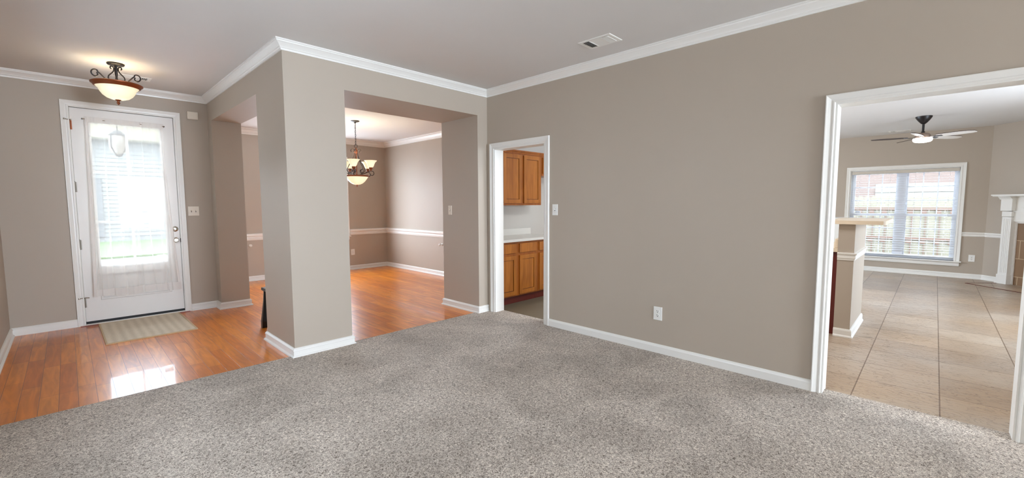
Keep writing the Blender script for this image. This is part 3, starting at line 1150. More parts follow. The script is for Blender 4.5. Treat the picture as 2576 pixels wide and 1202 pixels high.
# ------------------------------------------------------------------ ceiling registers
def register(label, loc, rz, w, l, zc):
    """w across, l along local y ; three banks of louvers"""
    r = thing('ceiling_vent', label, 'ceiling vent', loc, rz)
    fr = 0.028
    b = B().mould([(-w / 2, -l / 2), (w / 2, -l / 2), (w / 2, l / 2), (-w / 2, l / 2)],
                  [(0, 0), (0, -0.003), (0.004, -0.006), (fr - 0.004, -0.006), (fr, -0.002), (fr, 0.0)], FLOORPLAN, True)
    b.make('vent_frame', 'trim', r)
    b = B().box(-w / 2 + fr, -l / 2 + fr, -0.0010, w / 2 - fr, l / 2 - fr, -0.0004)
    b.make('duct_shadow', 'slot', r)
    y0_, y1_ = -l / 2 + fr, l / 2 - fr
    third = (y1_ - y0_) * 0.27
    b = B()
    for bank, sgn in ((0, 1), (1, -1)):
        for k in range(5):
            yc = (y0_ + third * (k + 0.5) / 5) if bank == 0 else (y1_ - third * (k + 0.5) / 5)
            dy = 0.0062
            b.prism([(yc - dy * 0.9, -0.0012), (yc - dy * 0.6, -0.0012), (yc + sgn * dy, -0.009), (yc + sgn * dy - 0.0015, -0.009)] if sgn > 0 else
                    [(yc + dy * 0.6, -0.0012), (yc + dy * 0.9, -0.0012), (yc - dy + 0.0015, -0.009), (yc - dy, -0.009)],
                    lambda u, v, w_: (w_, u, v), -w / 2 + fr, w / 2 - fr)
    # the middle bank lies nearly shut
    n = 6
    for k in range(n):
        xa = lerp(-w / 2 + fr, w / 2 - fr, k / n)
        xb = lerp(-w / 2 + fr, w / 2 - fr, (k + 1) / n)
        b.prism([(xa, -0.0016), (xb + 0.001, -0.0050), (xb + 0.001, -0.0064), (xa, -0.0030)], lambda u, v, w_: (u, w_, v), y0_ + third + 0.006, y1_ - third - 0.006)
    for yy in (y0_ + third, y1_ - third):
        b.box(-w / 2 + fr, yy - 0.004, -0.008, w / 2 - fr, yy + 0.004, -0.0010)
    b.make('louvers', 'trim', r)
    return r


register('white ceiling register above the long right wall', (3.264, 2.128, CEIL), 0, 0.204, 0.312, CEIL)
register('white ceiling register just behind the foyer ceiling light', (0.568, 6.30, CEIL), PI / 2, 0.16, 0.336, CEIL)
register('white ceiling register beyond the living room ceiling fan', (10.83, 0.545, CEIL_K), 0, 0.17, 0.31, CEIL_K)


# ------------------------------------------------------------------ foyer semi-flush light
def spiral(cx, cz, r0, r1, a0, a1, n=26):
    return [(cx + lerp(r0, r1, i / n) * math.cos(lerp(a0, a1, i / n)), cz + lerp(r0, r1, i / n) * math.sin(lerp(a0, a1, i / n))) for i in range(n + 1)]


FL = thing('foyer_ceiling_light', 'bronze semi-flush foyer ceiling light with lit alabaster bowl', 'ceiling light', (0.418, 5.82, CEIL), 0.0)
B().lathe([(0.0, 0), (0.066, 0), (0.068, -0.008), (0.062, -0.016), (0.052, -0.020), (0.02, -0.024), (0, -0.026)], (0, 0, 0), 36).make('canopy', 'iron', FL, True)
B().lathe([(0.012, -0.02), (0.012, -0.10), (0.008, -0.13), (0.012, -0.16), (0.014, -0.19), (0.0, -0.195)], (0, 0, 0), 20).make('stem', 'iron', FL, True)
B().lathe([(0.150, -0.186), (0.186, -0.190), (0.198, -0.196), (0.197, -0.203), (0.184, -0.212), (0.176, -0.226), (0.166, -0.232), (0.160, -0.226), (0.160, -0.196)], (0, 0, 0), 48, False).make('ring', 'copper', FL, True)
B().lathe([(0.0, -0.195), (0.012, -0.195), (0.012, -0.345), (0.0, -0.346)], (0, 0, 0), 16).make('centre_rod', 'copper', FL, True)
def bulb(name, loc, power, radius, color):
    d = bpy.data.lights.new(name, 'POINT')
    d.energy, d.shadow_soft_size, d.color = power, radius, color
    o = bpy.data.objects.new(name, d)
    COL.objects.link(o)
    o.location = loc
    return o


for k in range(3):
    th = 2 * PI * k / 3 + 1.4
    bulb('foyer_bulb', (0.418 + 0.075 * math.cos(th), 5.82 + 0.075 * math.sin(th), CEIL - 0.235), 0.9, 0.03, (1.0, 0.86, 0.68))
bo = B().lathe([(0.164, -0.226), (0.156, -0.238), (0.146, -0.246), (0.141, -0.256), (0.132, -0.278), (0.114, -0.306), (0.086, -0.330), (0.048, -0.345), (0.0, -0.349)], (0, 0, 0), 48, False).make('glass_bowl', 'bowl', FL, True)
B().lathe([(0.0, -0.346), (0.024, -0.348), (0.020, -0.354), (0.010, -0.360), (0.009, -0.368), (0.015, -0.374), (0.011, -0.384), (0.004, -0.394), (0, -0.398)], (0, 0, 0), 20).make('finial', 'copper', FL, True)
for k in range(3):
    th = -math.atan2(0.418, 5.82) - PI / 6 + 2 * PI * k / 3
    ct, s_ = math.cos(th), math.sin(th)
    to3 = lambda p: (p[0] * ct, p[0] * s_, p[1])
    # inner S scroll from the canopy down to the ring
    pts = spiral(0.036, -0.050, 0.010, 0.018, -PI * 0.4, PI * 1.1, 16)
    pts += [(0.020, -0.070), (0.030, -0.090), (0.050, -0.112), (0.066, -0.132), (0.070, -0.150), (0.062, -0.172), (0.064, -0.188)]
    B().tube([to3(p) for p in pts], 0.0055, 8).make('inner_scroll', 'iron', FL, True)
    # outer scroll lying over the ring
    pts = [(0.072, -0.186), (0.100, -0.165), (0.130, -0.135), (0.150, -0.118)] + spiral(0.172, -0.138, 0.038, 0.016, PI * 0.62, -PI * 1.25, 26)
    B().tube([to3(p) for p in pts], 0.0060, 8).make('outer_scroll', 'iron', FL, True)
    B().lathe([(0.0, -0.165), (0.010, -0.172), (0.016, -0.190), (0.0, -0.192)], (0.070 * ct, 0.070 * s_, 0), 12).make('scroll_foot', 'copper', FL, True)

# ------------------------------------------------------------------ dining chandelier
CH = thing('chandelier', 'bronze scroll-arm chandelier with five lit cream glass shades', 'chandelier', (3.315, 6.747, CEIL_D), 0)
B().lathe([(0, 0), (0.066, 0), (0.068, -0.006), (0.050, -0.016), (0.018, -0.024), (0.012, -0.036), (0, -0.038)], (0, 0, 0), 32).make('canopy', 'iron', CH, True)
b = B()
zc, i = -0.040, 0
while zc > -0.365:
    pts = []
    for q in range(14):
        a = 2 * PI * q / 14
        dx, dz = 0.0085 * math.cos(a), 0.019 * math.sin(a)
        pts.append((dx, 0, zc - 0.016 + dz) if i % 2 == 0 else (0, dx, zc - 0.016 + dz))
    b.tube(pts, 0.0022, 6, True)
    zc -= 0.0285
    i += 1
b.tube([(0.006 * math.sin(k * 1.3), 0.006 * math.cos(k * 1.3), -0.035 - k * 0.017) for k in range(20)], 0.0022, 6)
b.make('chain', 'iron', CH, True)
B().tube([(0.024 * math.cos(2 * PI * q / 24) * 0.88, -0.024 * math.cos(2 * PI * q / 24) * 0.48, -0.400 + 0.026 * math.sin(2 * PI * q / 24)) for q in range(24)], 0.0035, 8, True).make('hanging_ring', 'iron', CH, True)
B().lathe([(0, -0.425), (0.008, -0.425), (0.010, -0.45), (0.022, -0.462), (0.024, -0.500), (0.014, -0.515), (0.009, -0.53), (0.009, -0.62), (0.009, -0.85), (0.020, -0.86), (0.045, -0.868), (0.045, -0.880), (0, -0.882)], (0, 0, 0), 24).make('column', 'copper', CH, True)
B().lathe([(0.150, -0.866), (0.186, -0.868), (0.190, -0.874), (0.188, -0.884), (0.176, -0.892), (0.150, -0.890)], (0, 0, 0), 48, False).make('band', 'copper', CH, True)
B().lathe([(0.04, -0.868), (0.155, -0.868), (0.155, -0.872), (0.04, -0.872)], (0, 0, 0), 32, False).make('bowl_cover', 'copper', CH, True)
B().lathe([(0.176, -0.890), (0.168, -0.902), (0.150, -0.930), (0.122, -0.965), (0.088, -0.995), (0.050, -1.013), (0, -1.020)], (0, 0, 0), 48, False).make('glass_bowl', 'shade', CH, True)
B().lathe([(0, -1.016), (0.016, -1.018), (0.012, -1.026), (0.007, -1.032), (0.008, -1.044), (0.004, -1.054), (0, -1.056)], (0, 0, 0), 16).make('finial', 'copper', CH, True)
ANG0 = -math.atan2(3.315, 6.747)          # angle of the viewing right-axis at the fixture
for k in range(5):
    a_ = math.radians(28 + 72 * k)
    # right axis (cos az, -sin az) and toward-viewer axis
    az = math.atan2(3.315, 6.747)
    ex = Vector((math.cos(az), -math.sin(az), 0))
    ey = Vector((-math.sin(az), -math.cos(az), 0))
    d = ex * math.cos(a_) + ey * math.sin(a_)
    to3 = lambda p: (p[0] * d.x, p[0] * d.y, p[1])
    # S arm: small scroll at the top, long S, big scroll at the bottom
    top = spiral(0.060, -0.478, 0.016, 0.034, -PI * 0.35, PI * 0.98, 16)
    mid = [(0.022, -0.505), (0.028, -0.54), (0.050, -0.60), (0.085, -0.66), (0.115, -0.71), (0.138, -0.76)]
    bot = spiral(0.100, -0.790, 0.046, 0.014, PI * 0.22, -PI * 1.75, 30)
    B().tube([to3(p) for p in top + mid + bot], 0.0055, 8).make('scroll_arm', 'bronze', CH, True)
    # lower arm carrying the shade
    arm = [(0.075, -0.845), (0.120, -0.842), (0.170, -0.828), (0.205, -0.808), (0.232, -0.800), (0.262, -0.802)] + spiral(0.262, -0.840, 0.038, 0.030, PI * 0.5, -PI * 0.9, 16)
    B().tube([to3(p) for p in arm], 0.0055, 8).make('lamp_arm', 'bronze', CH, True)
    c3 = (0.245 * d.x, 0.245 * d.y, 0)
    B().lathe([(0.0, -0.802), (0.012, -0.800), (0.012, -0.785), (0.026, -0.768), (0.028, -0.742), (0.0, -0.742)], c3, 18).make('candle_cup', 'copper', CH, True)
    B().lathe([(0.026, -0.745), (0.040, -0.735), (0.050, -0.715), (0.058, -0.690), (0.072, -0.662), (0.094, -0.640), (0.100, -0.634), (0.096, -0.634), (0.070, -0.660), (0.050, -0.70), (0.034, -0.735)], c3, 32, False).make('glass_shade', 'shade', CH, True)
    bulb('chandelier_bulb', (3.315 + c3[0], 6.747 + c3[1], CEIL_D - 0.675), 3.2, 0.02, (1.0, 0.88, 0.72))

# ------------------------------------------------------------------ black stool behind the pier
ST = thing('stool', 'black wooden stool with flared legs, mostly hidden behind the corner pier', 'stool', (1.685, 5.15, 0), 0.0)
B().box(-0.235, -0.16, 0.418, 0.235, 0.16, 0.450, 0.008).make('seat', 'black', ST)
for sx in (-1, 1):
    for sy in (-1, 1):
        b = B()
        prof = [(0.0, 0.040), (0.07, 0.046), (0.16, 0.037), (0.30, 0.024), (0.42, 0.018)]
        rings = []
        for z, hw in prof:
            cx_ = sx * (0.205 + 0.022 * (1 - z / 0.42) ** 1.5)
            cy_ = sy * (0.125 + 0.010 * (1 - z / 0.42))
            rings.append([b.bm.verts.new((cx_ + hw * 0.62 * px, cy_ + hw * 0.62 * py, z)) for px, py in ((-1, -1), (1, -1), (1, 1), (-1, 1))])
        for a, c_ in zip(rings, rings[1:]):
            for q in range(4):
                b.bm.faces.new((a[q], a[(q + 1) % 4], c_[(q + 1) % 4], c_[q]))
        b.bm.faces.new(rings[0])
        b.bm.faces.new(rings[-1])
        b.make('leg', 'black', ST)

# ------------------------------------------------------------------ kitchen cabinets
def shaker(b_root, x0, x1, z0, z1, yf, name='door', mat='cabinet'):
    """raised-frame door: frame, sunk groove and centre panel; front towards -y"""
    t = 0.019
    fr = 0.055
    b = B()
    b.box(x0, yf - t, z0, x0 + fr, yf, z1)
    b.box(x1 - fr, yf - t, z0, x1, yf, z1)
    b.box(x0 + fr, yf - t, z0, x1 - fr, yf, z0 + fr)
    b.box(x0 + fr, yf - t, z1 - fr, x1 - fr, yf, z1)
    d = b.make(name, mat, b_root)
    b = B().box(x0 + fr + 0.006, yf - t + 0.007, z0 + fr + 0.006, x1 - fr - 0.006, yf, z1 - fr - 0.006)
    b.make('door_panel', mat, d)
    b = B().box(x0 + fr, yf - t + 0.011, z0 + fr, x1 - fr, yf - 0.002, z1 - fr)
    b.make('panel_groove', 'groove', d)
    return d


def slab_front(root, x0, x1, z0, z1, yf):
    b = B().box(x0, yf - 0.019, z0, x1, yf, z1, 0.005)
    return b.make('drawer', 'cabinet', root)


def base_cabinet(label, x0, x1, doors):
    r = thing('base_cabinet', label, 'kitchen cabinet', (0, 0, 0))
    yf = 4.059
    B().box(x0, yf, 0.105, x1, yK - 0.005, 0.852).make('carcass', 'cabinet_frame', r)
    B().box(x0, 4.10, 0.0, x1, yK - 0.01, 0.105).make('toe_kick', 'toe', r)
    for a, c_ in doors:
        slab_front(r, a, c_, 0.698, 0.824, yf)
        shaker(r, a, c_, 0.126, 0.662, yf)
    return r


base_cabinet('maple base cabinet with two doors inside the kitchen doorway', xR2 + 0.004, 4.678, [(3.878, 4.230), (4.295, 4.645)])
base_cabinet('maple base cabinet with one door at the counter end', 4.680, 5.172, [(4.711, 5.120)])
CT = thing('kitchen_countertop', 'white laminate kitchen countertop with backsplash on the maple base cabinets', 'countertop', (0, 0, 0))
B().box(xR2 + 0.004, 4.012, 0.853, 5.175, yK - 0.002, 0.888, 0.003).make('top', 'counter', CT)
B().box(xR2 + 0.004, yK - 0.022, 0.888, 5.175, yK - 0.002, 0.985, 0.002).make('backsplash', 'counter', CT)
CT['label'] = 'white laminate kitchen countertop on the maple base cabinets'


def wall_cabinet(label, x0, x1, z0, doors, crown_x1):
    r = thing('wall_cabinet', label, 'kitchen cabinet', (0, 0, 0))
    yf = 4.349
    B().box(x0, yf, z0, x1, yK - 0.003, 2.100).make('carcass', 'cabinet_frame', r)
    b = B().prism([(yf + 0.01, 2.085), (yf - 0.012, 2.085), (yf - 0.016, 2.10), (yf - 0.036, 2.118), (yf - 0.036, 2.130), (yf + 0.01, 2.130)], lambda u, v, w: (w, u, v), x0, x1)
    b.make('cornice', 'cabinet_frame', r)
    for a, c_ in doors:
        shaker(r, a, c_, z0 + 0.030, 2.068, yf)
    return r


wall_cabinet('tall maple wall cabinet with two doors above the kitchen counter', 4.240, 5.099, 1.343, [(4.277, 4.650), (4.697, 5.068)], 5.1)
wall_cabinet('short maple wall cabinet at the right edge of the kitchen doorway', 5.101, 6.02, 1.790, [(5.130, 5.545), (5.575, 5.990)], 6.0)

KL = thing('added_kitchen_light', 'added, unseen square white flush light on the kitchen ceiling', 'ceiling light', (4.4, 1.75, CEIL_K))  # unseen fixture with its lamp, added to brighten the kitchen and bar
B().box(-0.32, -0.32, -0.07, 0.32, 0.32, 0, 0.01).make('light_box', 'plastic', KL)
area('added_kitchen_lamp', (4.4, 1.75, CEIL_K - 0.08), (0, 0, -1), 0.56, 0.56, 30, (0.95, 0.96, 1.0))

# ------------------------------------------------------------------ breakfast bar
b = B().box(5.452, 0.556, 0, 6.38, 0.690, 1.148)
BW = struct(b.make('wall_bar', 'wall'), 'taupe half wall carrying the breakfast bar', 'half wall')
b = B().mould([(6.38, 0.556), (5.452, 0.556), (5.452, 0.690)], [(0, 0.0), (0.026, 0.0), (0.024, 0.012), (0.016, 0.022), (0.016, 0.066), (0.010, 0.082), (0, 0.084)], FLOORPLAN)
struct(b.make('baseboard_bar', 'trim'), 'white baseboard round the foot of the breakfast bar', 'baseboard')
b = B().mould([(6.38, 0.556), (5.452, 0.556), (5.452, 0.690)], [(0, 0.785), (0.006, 0.785), (0.008, 0.800), (0.014, 0.808), (0.014, 0.838), (0.022, 0.846), (0.024, 0.858), (0, 0.862)], FLOORPLAN)
struct(b.make('trim_8', 'trim'), 'white band moulding round the breakfast bar half wall', 'band moulding')
b = B().prism([(5.405, 0.790), (5.405, 0.345), (5.420, 0.331), (6.44, 0.331), (6.44, 0.790)], lambda u, v, w: (u, v, w), 1.149, 1.186)
tag(b.make('bar_countertop', 'laminate'), 'cream laminate bar top overhanging the half wall before the window', 'countertop')
BC = thing('base_cabinet', 'dark cherry-sided base cabinet behind the breakfast bar', 'kitchen cabinet', (0, 0, 0))
B().box(5.50, 0.694, 0.0, 6.38, 1.29, 0.858).make('side_panel', 'red_wood', BC)
LC = thing('low_countertop', 'cream countertop with upstand on the dark base cabinet behind the bar', 'countertop', (0, 0, 0))
B().box(5.475, 0.692, 0.859, 6.38, 1.32, 0.900, 0.003).make('top', 'laminate', LC)
B().box(5.480, 0.692, 0.900, 6.38, 0.722, 0.995, 0.006).make('upstand', 'laminate', LC)
b = B().box(8.6, 1.05, 0.0, 9.25, 2.0, 1.12, 0.006)
PCB = thing('pale_cupboard', 'pale cupboard glimpsed between the doorway casing and bar', 'cupboard', (0, 0, 0))
b.make('cupboard_body', 'plastic', PCB)
B().box(8.585, 1.06, 0.02, 8.6, 1.98, 1.10, 0.003).make('cupboard_door', 'counter', PCB)

# ------------------------------------------------------------------ living room window
W0, W1, WB, WT = -0.297, 1.275, 0.30, 2.012
LW = lambda u, v, h: (xF - h, u, v)
WN = thing('window_1', 'white double-hung double window in the living room', 'window', (xF, 0.49, 0.0), kind='structure')


def wpart(b, name, mat, smooth=False, root=None):
    root = root or WN
    o = b.make(name, mat, None, smooth)
    o.data.transform(Matrix.Translation(-root.location))
    o.parent = root
    return o


b = B().mould([(W0, WB), (W0, WT), (W1, WT), (W1, WB)], CAS, LW)
b.box(xF, W0, WB, xF + 0.16, W0 + 0.012, WT)
b.box(xF, W1 - 0.012, WB, xF + 0.16, W1, WT)
b.box(xF, W0 + 0.012, WT - 0.012, xF + 0.16, W1 - 0.012, WT)
wpart(b, 'window_casing', 'trim')
b = B().box(xF - 0.055, W0 - 0.085, WB - 0.022, xF + 0.16, W1 + 0.085, WB, 0.004)
b.prism([(xF - 0.018, 0.208), (xF, 0.208), (xF, WB - 0.022), (xF - 0.022, WB - 0.022), (xF - 0.022, 0.225)], lambda u, v, w: (u, w, v), W0 - 0.06, W1 + 0.06)
wpart(b, 'window_sill', 'trim')
XA = xF + 0.085
b = B()
fr = 0.035
b.box(XA, W0 + 0.012, WB, XA + 0.07, W0 + 0.012 + fr, WT - 0.012)
b.box(XA, W1 - 0.012 - fr, WB, XA + 0.07, W1 - 0.012, WT - 0.012)
b.box(XA, W0 + 0.012 + fr, WB, XA + 0.07, 0.424, WB + fr)
b.box(XA, 0.546, WB, XA + 0.07, W1 - 0.012 - fr, WB + fr)
b.box(XA, W0 + 0.012 + fr, WT - 0.012 - fr, XA + 0.07, 0.424, WT - 0.012)
b.box(XA, 0.546, WT - 0.012 - fr, XA + 0.07, W1 - 0.012 - fr, WT - 0.012)
b.box(XA - 0.01, 0.424, WB, XA + 0.075, 0.546, WT - 0.012)
wpart(b, 'window_frame', 'vinyl')
for y0_, y1_ in ((W0 + 0.047, 0.424), (0.546, W1 - 0.047)):
    for zb, zt, off in ((WB + fr, 1.150, 0.012), (1.110, WT - 0.012 - fr, 0.040)):
        b = B()
        s = 0.028
        x_ = XA + off
        b.box(x_, y0_, zb, x_ + 0.024, y0_ + s, zt)
        b.box(x_, y1_ - s, zb, x_ + 0.024, y1_, zt)
        b.box(x_, y0_ + s, zb, x_ + 0.024, y1_ - s, zb + 0.036)
        b.box(x_, y0_ + s, zt - 0.036, x_ + 0.024, y1_ - s, zt)
        for q in (1, 2):
            yy = lerp(y0_ + s, y1_ - s, q / 3)
            b.box(x_ + 0.004, yy - 0.008, zb + 0.036, x_ + 0.018, yy + 0.008, zt - 0.036)
            zz = lerp(zb + 0.036, zt - 0.036, q / 3)
            b.box(x_ + 0.0045, y0_ + s, zz - 0.008, x_ + 0.0175, y1_ - s, zz + 0.008)
        sa = wpart(b, 'sash', 'vinyl')
        b = B().box(x_ + 0.010, y0_ + s, zb + 0.036, x_ + 0.012, y1_ - s, zt - 0.036)
        g = b.make('glass_pane', 'glass', None)
        g.data.transform(Matrix.Translation(-WN.location))
        g.parent = sa
b = B().box(XA + 0.035, W1 - 0.18, 1.155, XA + 0.038, W1 - 0.085, 1.20)
stk = wpart(b, 'glass_sticker', 'plastic')
b = B()
for zz in (1.166, 1.174, 1.186):
    b.box(XA + 0.0340, W1 - 0.168, zz, XA + 0.0349, W1 - 0.098, zz + 0.0045)
o = b.make('sticker_lines', paint('sticker_blue', (86, 92, 130), 0.5), None)
o.data.transform(Matrix.Translation(-WN.location))
o.parent = stk

BL = thing('window_blind', 'white slatted wood blind hanging open in the living room window', 'window blind', (xF, 0.49, 1.94))


def bpart(b, name, mat, smooth=False):
    return wpart(b, name, mat, smooth, BL)


bpart(B().box(xF + 0.004, W0 + 0.018, 1.930, xF + 0.018, W1 - 0.018, 1.990, 0.003), 'valance', 'blind_valance')
bpart(B().box(xF + 0.020, W0 + 0.018, 1.945, xF + 0.070, W1 - 0.018, 1.998), 'headrail', 'blind')
b = B()
z = 1.905
while z > 0.40:
    b.prism([(xF + 0.020, z - 0.002), (xF + 0.068, z + 0.001), (xF + 0.068, z + 0.0035), (xF + 0.020, z + 0.0005)], lambda u, v, w: (u, w, v), W0 + 0.022, W1 - 0.022)
    z -= 0.0445
bpart(b, 'slats', 'blind')
bpart(B().box(xF + 0.020, W0 + 0.022, 0.345, xF + 0.068, W1 - 0.022, 0.362, 0.003), 'bottom_rail', 'blind')
for yy in (-0.16, 0.30, 0.66, 1.13):
    b = B()
    for xx in (xF + 0.0195, xF + 0.0685):
        b.tube([(xx, yy, 0.36), (xx, yy, 1.95)], 0.0012, 5)
    bpart(b, 'ladder_cord', 'blind')
b = B().tube([(xF + 0.012, W1 - 0.07, 1.94), (xF + 0.010, W1 - 0.07, 1.25)], 0.004, 8)
bpart(b, 'tilt_wand', 'blind', True)

# dining window (behind the pier; only the edge of its casing shows)
DWN = thing('window_2', 'white dining room window whose casing edge shows past the pier', 'window', (3.21, yDn, 0.0), kind='structure')
DW = lambda u, v, h: (u, yDn - h, v)
b = B().mould([(2.66, 0.72), (2.66, 2.27), (4.02, 2.27), (4.02, 0.72)], CAS, DW)
wpart(b, 'window_casing', 'trim', False, DWN)
b = B().box(2.58, yDn - 0.05, 0.700, 4.10, yDn + 0.14, 0.72, 0.003)
b.box(2.60, yDn - 0.018, 0.640, 4.08, yDn, 0.700)
wpart(b, 'window_sill', 'trim', False, DWN)
b = B()
for xa, xb in ((2.67, 3.32), (3.36, 4.01)):
    b.box(xa, yDn + 0.06, 0.72, xa + 0.05, yDn + 0.10, 2.27)
    b.box(xb - 0.05, yDn + 0.06, 0.72, xb, yDn + 0.10, 2.27)
    for zz in (0.72, 1.47, 2.22):
        b.box(xa + 0.05, yDn + 0.06, zz, xb - 0.05, yDn + 0.10, zz + 0.05)
b.box(3.31, yDn + 0.05, 0.72, 3.37, yDn + 0.11, 2.27)
wpart(b, 'window_frame', 'vinyl', False, DWN)

# windows added in unseen walls to bring in extra daylight
def added_window(n, label, fn, fn2, a0, a1, z0, z1):
    r = thing('window_%d' % n, label, 'window', fn(0.5 * (a0 + a1), 0, 0), kind='structure')
    wpart(B().mould([(a0, z0), (a1, z0), (a1, z1), (a0, z1)], [(-d, h) for d, h in CAS], fn, True), 'window_casing', 'trim', False, r)
    b = B()
    for u0, u1, w0, w1 in ((a0, a0 + 0.04, z0, z1), (a1 - 0.04, a1, z0, z1), (a0 + 0.04, a1 - 0.04, z0, z0 + 0.04), (a0 + 0.04, a1 - 0.04, z1 - 0.04, z1)):
        b.prism([(u0, w0), (u1, w0), (u1, w1), (u0, w1)], fn2, 0.085, 0.115)
    wpart(b, 'window_frame', 'vinyl', False, r)


added_window(3, 'added, unseen white window in the left wall near the viewpoint', lambda u, v, h: (xL + h, u, v), lambda u, v, h: (xL - h, u, v), 1.9, 2.8, 0.85, 1.85)
added_window(4, 'added, unseen small white window in the left foyer wall', lambda u, v, h: (xL + h, u, v), lambda u, v, h: (xL - h, u, v), 4.7, 5.45, 1.25, 1.68)
added_window(5, 'added, unseen wide white window in the wall behind the viewpoint', lambda u, v, h: (u, yBack + h, v), lambda u, v, h: (u, yBack - h, v), 1.3, 3.3, 0.5, 2.4)
added_window(6, 'added, unseen white window in the wall right of the living room', lambda u, v, h: (u, yS + h, v), lambda u, v, h: (u, yS - h, v), 5.8, 7.9, 0.6, 2.2)
added_window(7, 'added, unseen white window over the far end of the kitchen', lambda u, v, h: (u, yK - h, v), lambda u, v, h: (u, yK + h * 0.7, v), 7.0, 9.0, 0.9, 2.1)

# ------------------------------------------------------------------ ceiling fan
FA = thing('ceiling_fan', 'five-blade ceiling fan with a lit white lens in the living room', 'ceiling fan', (9.276, 0.200, CEIL_K), 0)
B().lathe([(0, 0), (0.098, 0), (0.096, -0.018), (0.070, -0.06), (0.040, -0.098), (0.022, -0.115), (0, -0.116)], (0, 0, 0), 32).make('canopy', 'fan_dark', FA, True)
B().lathe([(0.016, -0.11), (0.014, -0.225), (0.022, -0.228), (0.022, -0.245), (0, -0.246)], (0, 0, 0), 20).make('downrod', 'fan_dark', FA, True)
B().lathe([(0, -0.240), (0.040, -0.246), (0.075, -0.262), (0.090, -0.285), (0.092, -0.325), (0.060, -0.335), (0, -0.336)], (0, 0, 0), 32).make('motor_housing', 'fan_body', FA, True)
B().lathe([(0.112, -0.332), (0.116, -0.345), (0.112, -0.368), (0.094, -0.385), (0.05, -0.395), (0, -0.398)], (0, 0, 0), 32).make('light_lens', 'lens', FA, True)
az = YAW
azf = math.atan2(9.276, 0.2)
ex = Vector((math.cos(azf), -math.sin(azf), 0))
ey = Vector((-math.sin(azf), -math.cos(azf), 0))
for k in range(5):
    a_ = math.radians(26 + 72 * k)
    d = ex * math.cos(a_) + ey * math.sin(a_)
    ang = math.atan2(d.y, d.x)
    SB = 0.77
    outline = [(0.17, -0.045), (0.30, -0.066), (0.55, -0.075), (0.72, -0.064), (0.79, -0.040), (0.805, 0.0), (0.79, 0.036), (0.72, 0.056), (0.55, 0.064), (0.30, 0.058), (0.17, 0.042)]
    tilt = math.radians(-13)
    rot = Matrix.Rotation(ang, 4, 'Z') @ Matrix.Translation((0, 0, -0.312)) @ Matrix.Rotation(tilt, 4, 'X')
    b = B().prism([(u * SB if u > 0.2 else u, v * 0.92) for u, v in outline], lambda u, v, w: (u, v, w), -0.004, 0.004)
    b.bm.faces.ensure_lookup_table()
    for f in b.bm.faces:
        f.material_index = 1
    bmesh.ops.recalc_face_normals(b.bm, faces=b.bm.faces)
    for f in b.bm.faces:
        if f.normal.z < -0.5:
            f.material_index = 0
    bmesh.ops.transform(b.bm, matrix=rot, verts=b.bm.verts)
    bl = b.make('blade', ['blade', 'blade_top'], FA)
    b = B().box(0.07, -0.020, -0.010, 0.235, 0.020, -0.0042, 0.002)
    bmesh.ops.transform(b.bm, matrix=rot, verts=b.bm.verts)
    b.make('blade_arm', 'fan_dark', bl)

# ------------------------------------------------------------------ fireplace
FP = thing('fireplace', 'white fireplace mantel with fluted pilaster and brown tile surround', 'fireplace', (xF, -0.65, 0), 0)


def dg(b, a0, a1, p0, p1, z0, z1, bev=0):
    b.prism([(a0, z0), (a1, z0), (a1, z1), (a0, z1)], lambda u, v, w: (DX * u + NX * w, DY * u + NY * w, v), p0, p1)
    return b


fdi = lambda a, p, z: (DX * a + NX * p, DY * a + NY * p, z)
A_L, A_R = 0.325, 2.035           # outer edges of the two pilasters
for side, (pa, pb) in enumerate(((A_L, A_L + 0.135), (A_R - 0.135, A_R))):
    b = dg(B(), pa, pb, 0.002, 0.100, 0.15, 1.12)
    for q in range(4):
        f0 = lerp(pa + 0.018, pb - 0.018, q / 4) + 0.003
        dg(b, f0, f0 + 0.017, 0.100, 0.104, 0.19, 1.09)
    b.make('pilaster', 'trim', FP)
    b = dg(B(), pa - 0.008, pb + 0.010, 0.002, 0.112, 0.018, 0.155)
    dg(b, pa - 0.020, pb + 0.020, 0.002, 0.125, 0.0, 0.018)
    b.make('plinth', 'trim', FP)
    b = dg(B(), pa - 0.002, pb + 0.004, 0.002, 0.107, 1.128, 1.212)
    dg(b, pa - 0.010, pb + 0.016, 0.002, 0.130, 1.222, 1.408)
    b.prism([(0.002, 1.408), (0.130, 1.408), (0.150, 1.432), (0.178, 1.460), (0.002, 1.460)], lambda u, v, w: fdi(w, u, v), pa - 0.028, pb + 0.018)
    b.make('capital', 'trim', FP)
b = dg(B(), A_L + 0.135, A_R - 0.135, 0.002, 0.060, 1.045, 1.460)
dg(b, A_L + 0.135, A_R - 0.135, 0.060, 0.080, 1.205, 1.225)
b.mould([(0.58, 1.27), (1.78, 1.27), (1.78, 1.42), (0.58, 1.42)], [(0, 0), (0.004, 0.014), (0.020, 0.014), (0.028, 0.004), (0.028, 0)], lambda u, v, h: fdi(u, 0.06 + h, v), True)
b.make('frieze', 'trim', FP)
b = dg(B(), A_L - 0.088, A_R + 0.088, 0.002, 0.222, 1.472, 1.492)
dg(b, A_L - 0.080, A_R + 0.080, 0.002, 0.205, 1.460, 1.472)
b.make('mantel_shelf', 'trim', FP)
b = dg(B(), A_L + 0.135, A_L + 0.162, 0.002, 0.030, 0, 1.045)
dg(b, A_R - 0.162, A_R - 0.135, 0.002, 0.030, 0, 1.045)
dg(b, A_L + 0.162, A_R - 0.162, 0.002, 0.030, 1.018, 1.045)
b.make('inner_trim', 'trim', FP)
